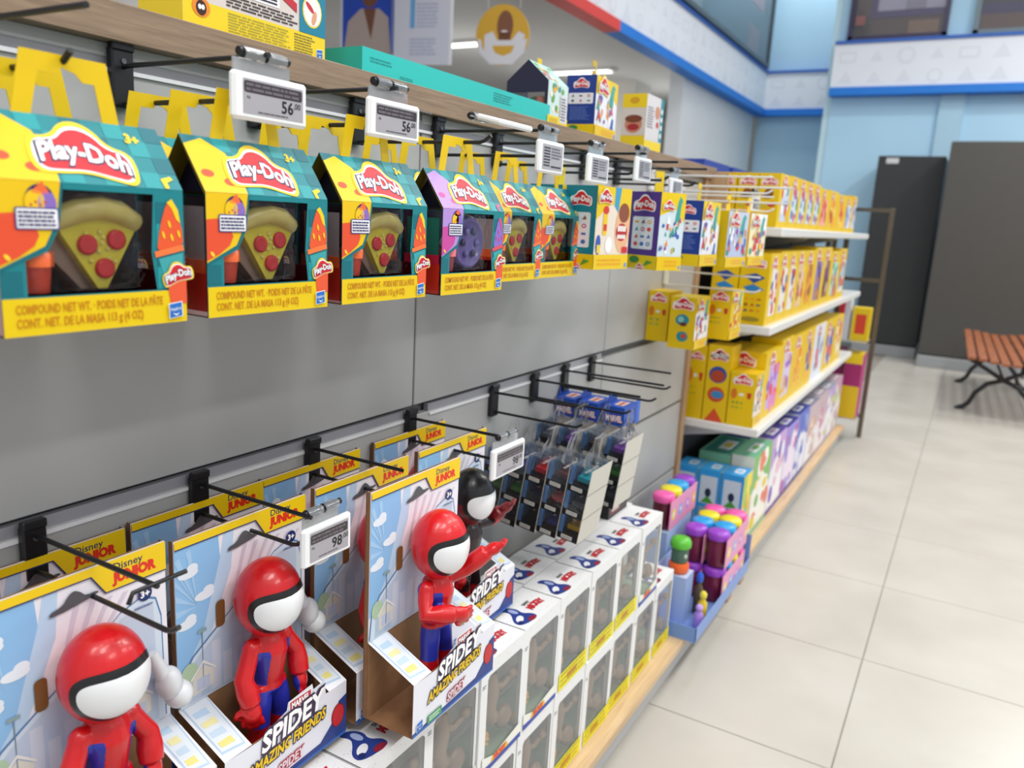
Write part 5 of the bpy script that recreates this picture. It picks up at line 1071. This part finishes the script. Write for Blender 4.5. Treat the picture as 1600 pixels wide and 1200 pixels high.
# ------------------------------------------------------------------ bench
e=tag(E('bench',(.30,6.85,0),R(1.5)),'park bench with red-brown wooden slats and black curved iron legs','bench')
L=2.05
for k in range(8):
    x=-.27+.072*k; z=.425+.012*math.cos(k*.9)-.0 + (.03 if k>6 else 0)
    MB().rbox(x,x+.056,-.28,L-.28,z,z+.026,.004,'#fff').build('slat',BENCHW,e)
for y in (.10,1.42):
    mb=MB(); 
    for s_ in(-1,1):
        pts=[(s_*.27,y,.018),(s_*.235,y,.022),(s_*.20,y,.06),(s_*.17,y,.14),(s_*.10,y,.22),(0,y,.26)]
        mb.tube(pts,[.016,.02,.018,.018,.018,.018],'#1b1c1e',10)
        mb.tube([(s_*.29,y,.012),(s_*.24,y,.012)],.012,'#1b1c1e',8); mb.tube([(0,y,.26),(s_*.12,y,.33),(s_*.26,y,.405)],[.018,.015,.015],'#1b1c1e',10)
    mb.tube([(-.27,y,.41),(.3,y,.41)],.012,'#1b1c1e',8); mb.build('leg_frame',PLAS,e)
mb=MB(); mb.tube([(0,.1,.26),(0,1.42,.26)],.011,'#1b1c1e',8); mb.build('stretcher',PLAS,e)

# ------------------------------------------------------------------ hanging posters and sign
def hangwires(e,w_,z0,z1):
    mb=MB(); mb.tube([(-w_,0,z0),(-w_,0,z1)],.002,'#c9c9c9',6); mb.tube([(w_,0,z0),(w_,0,z1)],.002,'#c9c9c9',6); mb.build('hanging_wire',PLAS,e)
e=E('hanging_poster',(-3.33,3.9,2.42),R(14)); mb=MB(); w_,h_=.37,.5
mb.box(-w_/2,w_/2,0,.012,-h_/2,h_/2+.1,'#2a4fc0'); A=Art(mb,(-w_/2,0,-h_/2),(1,0,0),(0,0,1))
A.rect(0,0,.012,h_+.1,'#dfe6f0',1); A.poly([(.02,0),(.33,0),(.31,.20),(.25,.25),(.13,.25),(.05,.18)],'#b9a9a2',1); A.poly([(.15,.25),(.23,.25),(.2,.08)],'#7a4f3c',2); A.ell(.19,.33,.055,.075,'#7a4f3c',3); A.ell(.19,.38,.075,.07,'#3a2a24',2.5); A.ell(.21,.315,.02,.008,'#e6dcd8',4); A.rect(.33,0,.37,h_+.1,'#7d8fc8',2)
mb.build('printed_board',CARD,e); hangwires(e,.15,h_/2+.1,.45); tag(e,'hanging blue poster with a portrait of a person in a beige blazer','poster')
e=E('hanging_poster',(-2.97,3.95,2.36),R(14)); mb=MB(); w_=.36
mb.box(-w_/2,w_/2,0,.012,-.26,.35,'#d9dcea'); A=Art(mb,(-w_/2,0,-.26),(1,0,0),(0,0,1)); A.rect(.10,.2,.13,.38,'#6fb0e4',1); A.rect(.14,.36,.27,.375,'#6fb0e4',1); A.lines(.14,.2,.28,.34,7,'#b5bcd6',1); A.lines(.1,.05,.28,.15,5,'#b5bcd6',1); A.rect(w_-.015,0,w_,.61,'#f0f2f6',1)
mb.build('printed_board',CARD,e); hangwires(e,.15,.35,.47); tag(e,'hanging white poster with pale blue table, right of the portrait poster','poster')
e=E('hanging_sign',(-2.64,4.3,2.315),R(14)); mb=MB(); 
mb.lathe([(.165,0),(.165,.012)],(0,0,0),'#e3b23c',40,ax=2,T=Matrix.Rotation(R(90),4,'X')); A=Art(mb,(0,-.0125,0),(1,0,0),(0,0,1)); A.ell(0,0,.164,.17,'#e3b23c',1,36)
A.poly([(-.155,-.02)]+[(.13*math.cos(t),-.03+.12*math.sin(t)) for t in [R(180+a*18) for a in range(11)]]+[(.155,-.02),(.14,-.1),(.07,-.165),(-.07,-.165),(-.14,-.1)],'#e9e9ee',2)
A.ell(.015,.05,.05,.085,'#8a5a40',3,24); A.ell(.015,-.012,.04,.03,'#8a5a40',3); A.poly([(-.11,.0),(-.06,.02),(-.03,-.03),(.06,-.03),(.1,.02),(.14,.0),(.12,-.12),(.04,-.165),(-.05,-.165),(-.11,-.12)],'#e9e9ee',4); A.poly([(-.06,-.06),(.08,-.06),(.06,-.10),(.01,-.118),(-.04,-.10)],'#e3b23c',5); A.ell(.012,.02,.02,.006,'#f0e8e2',6)
mb.build('printed_disc',CARD,e); hangwires(e,.1,.15,.55); tag(e,'round yellow hanging sign with a bald smiling portrait and white smile shape','sign')
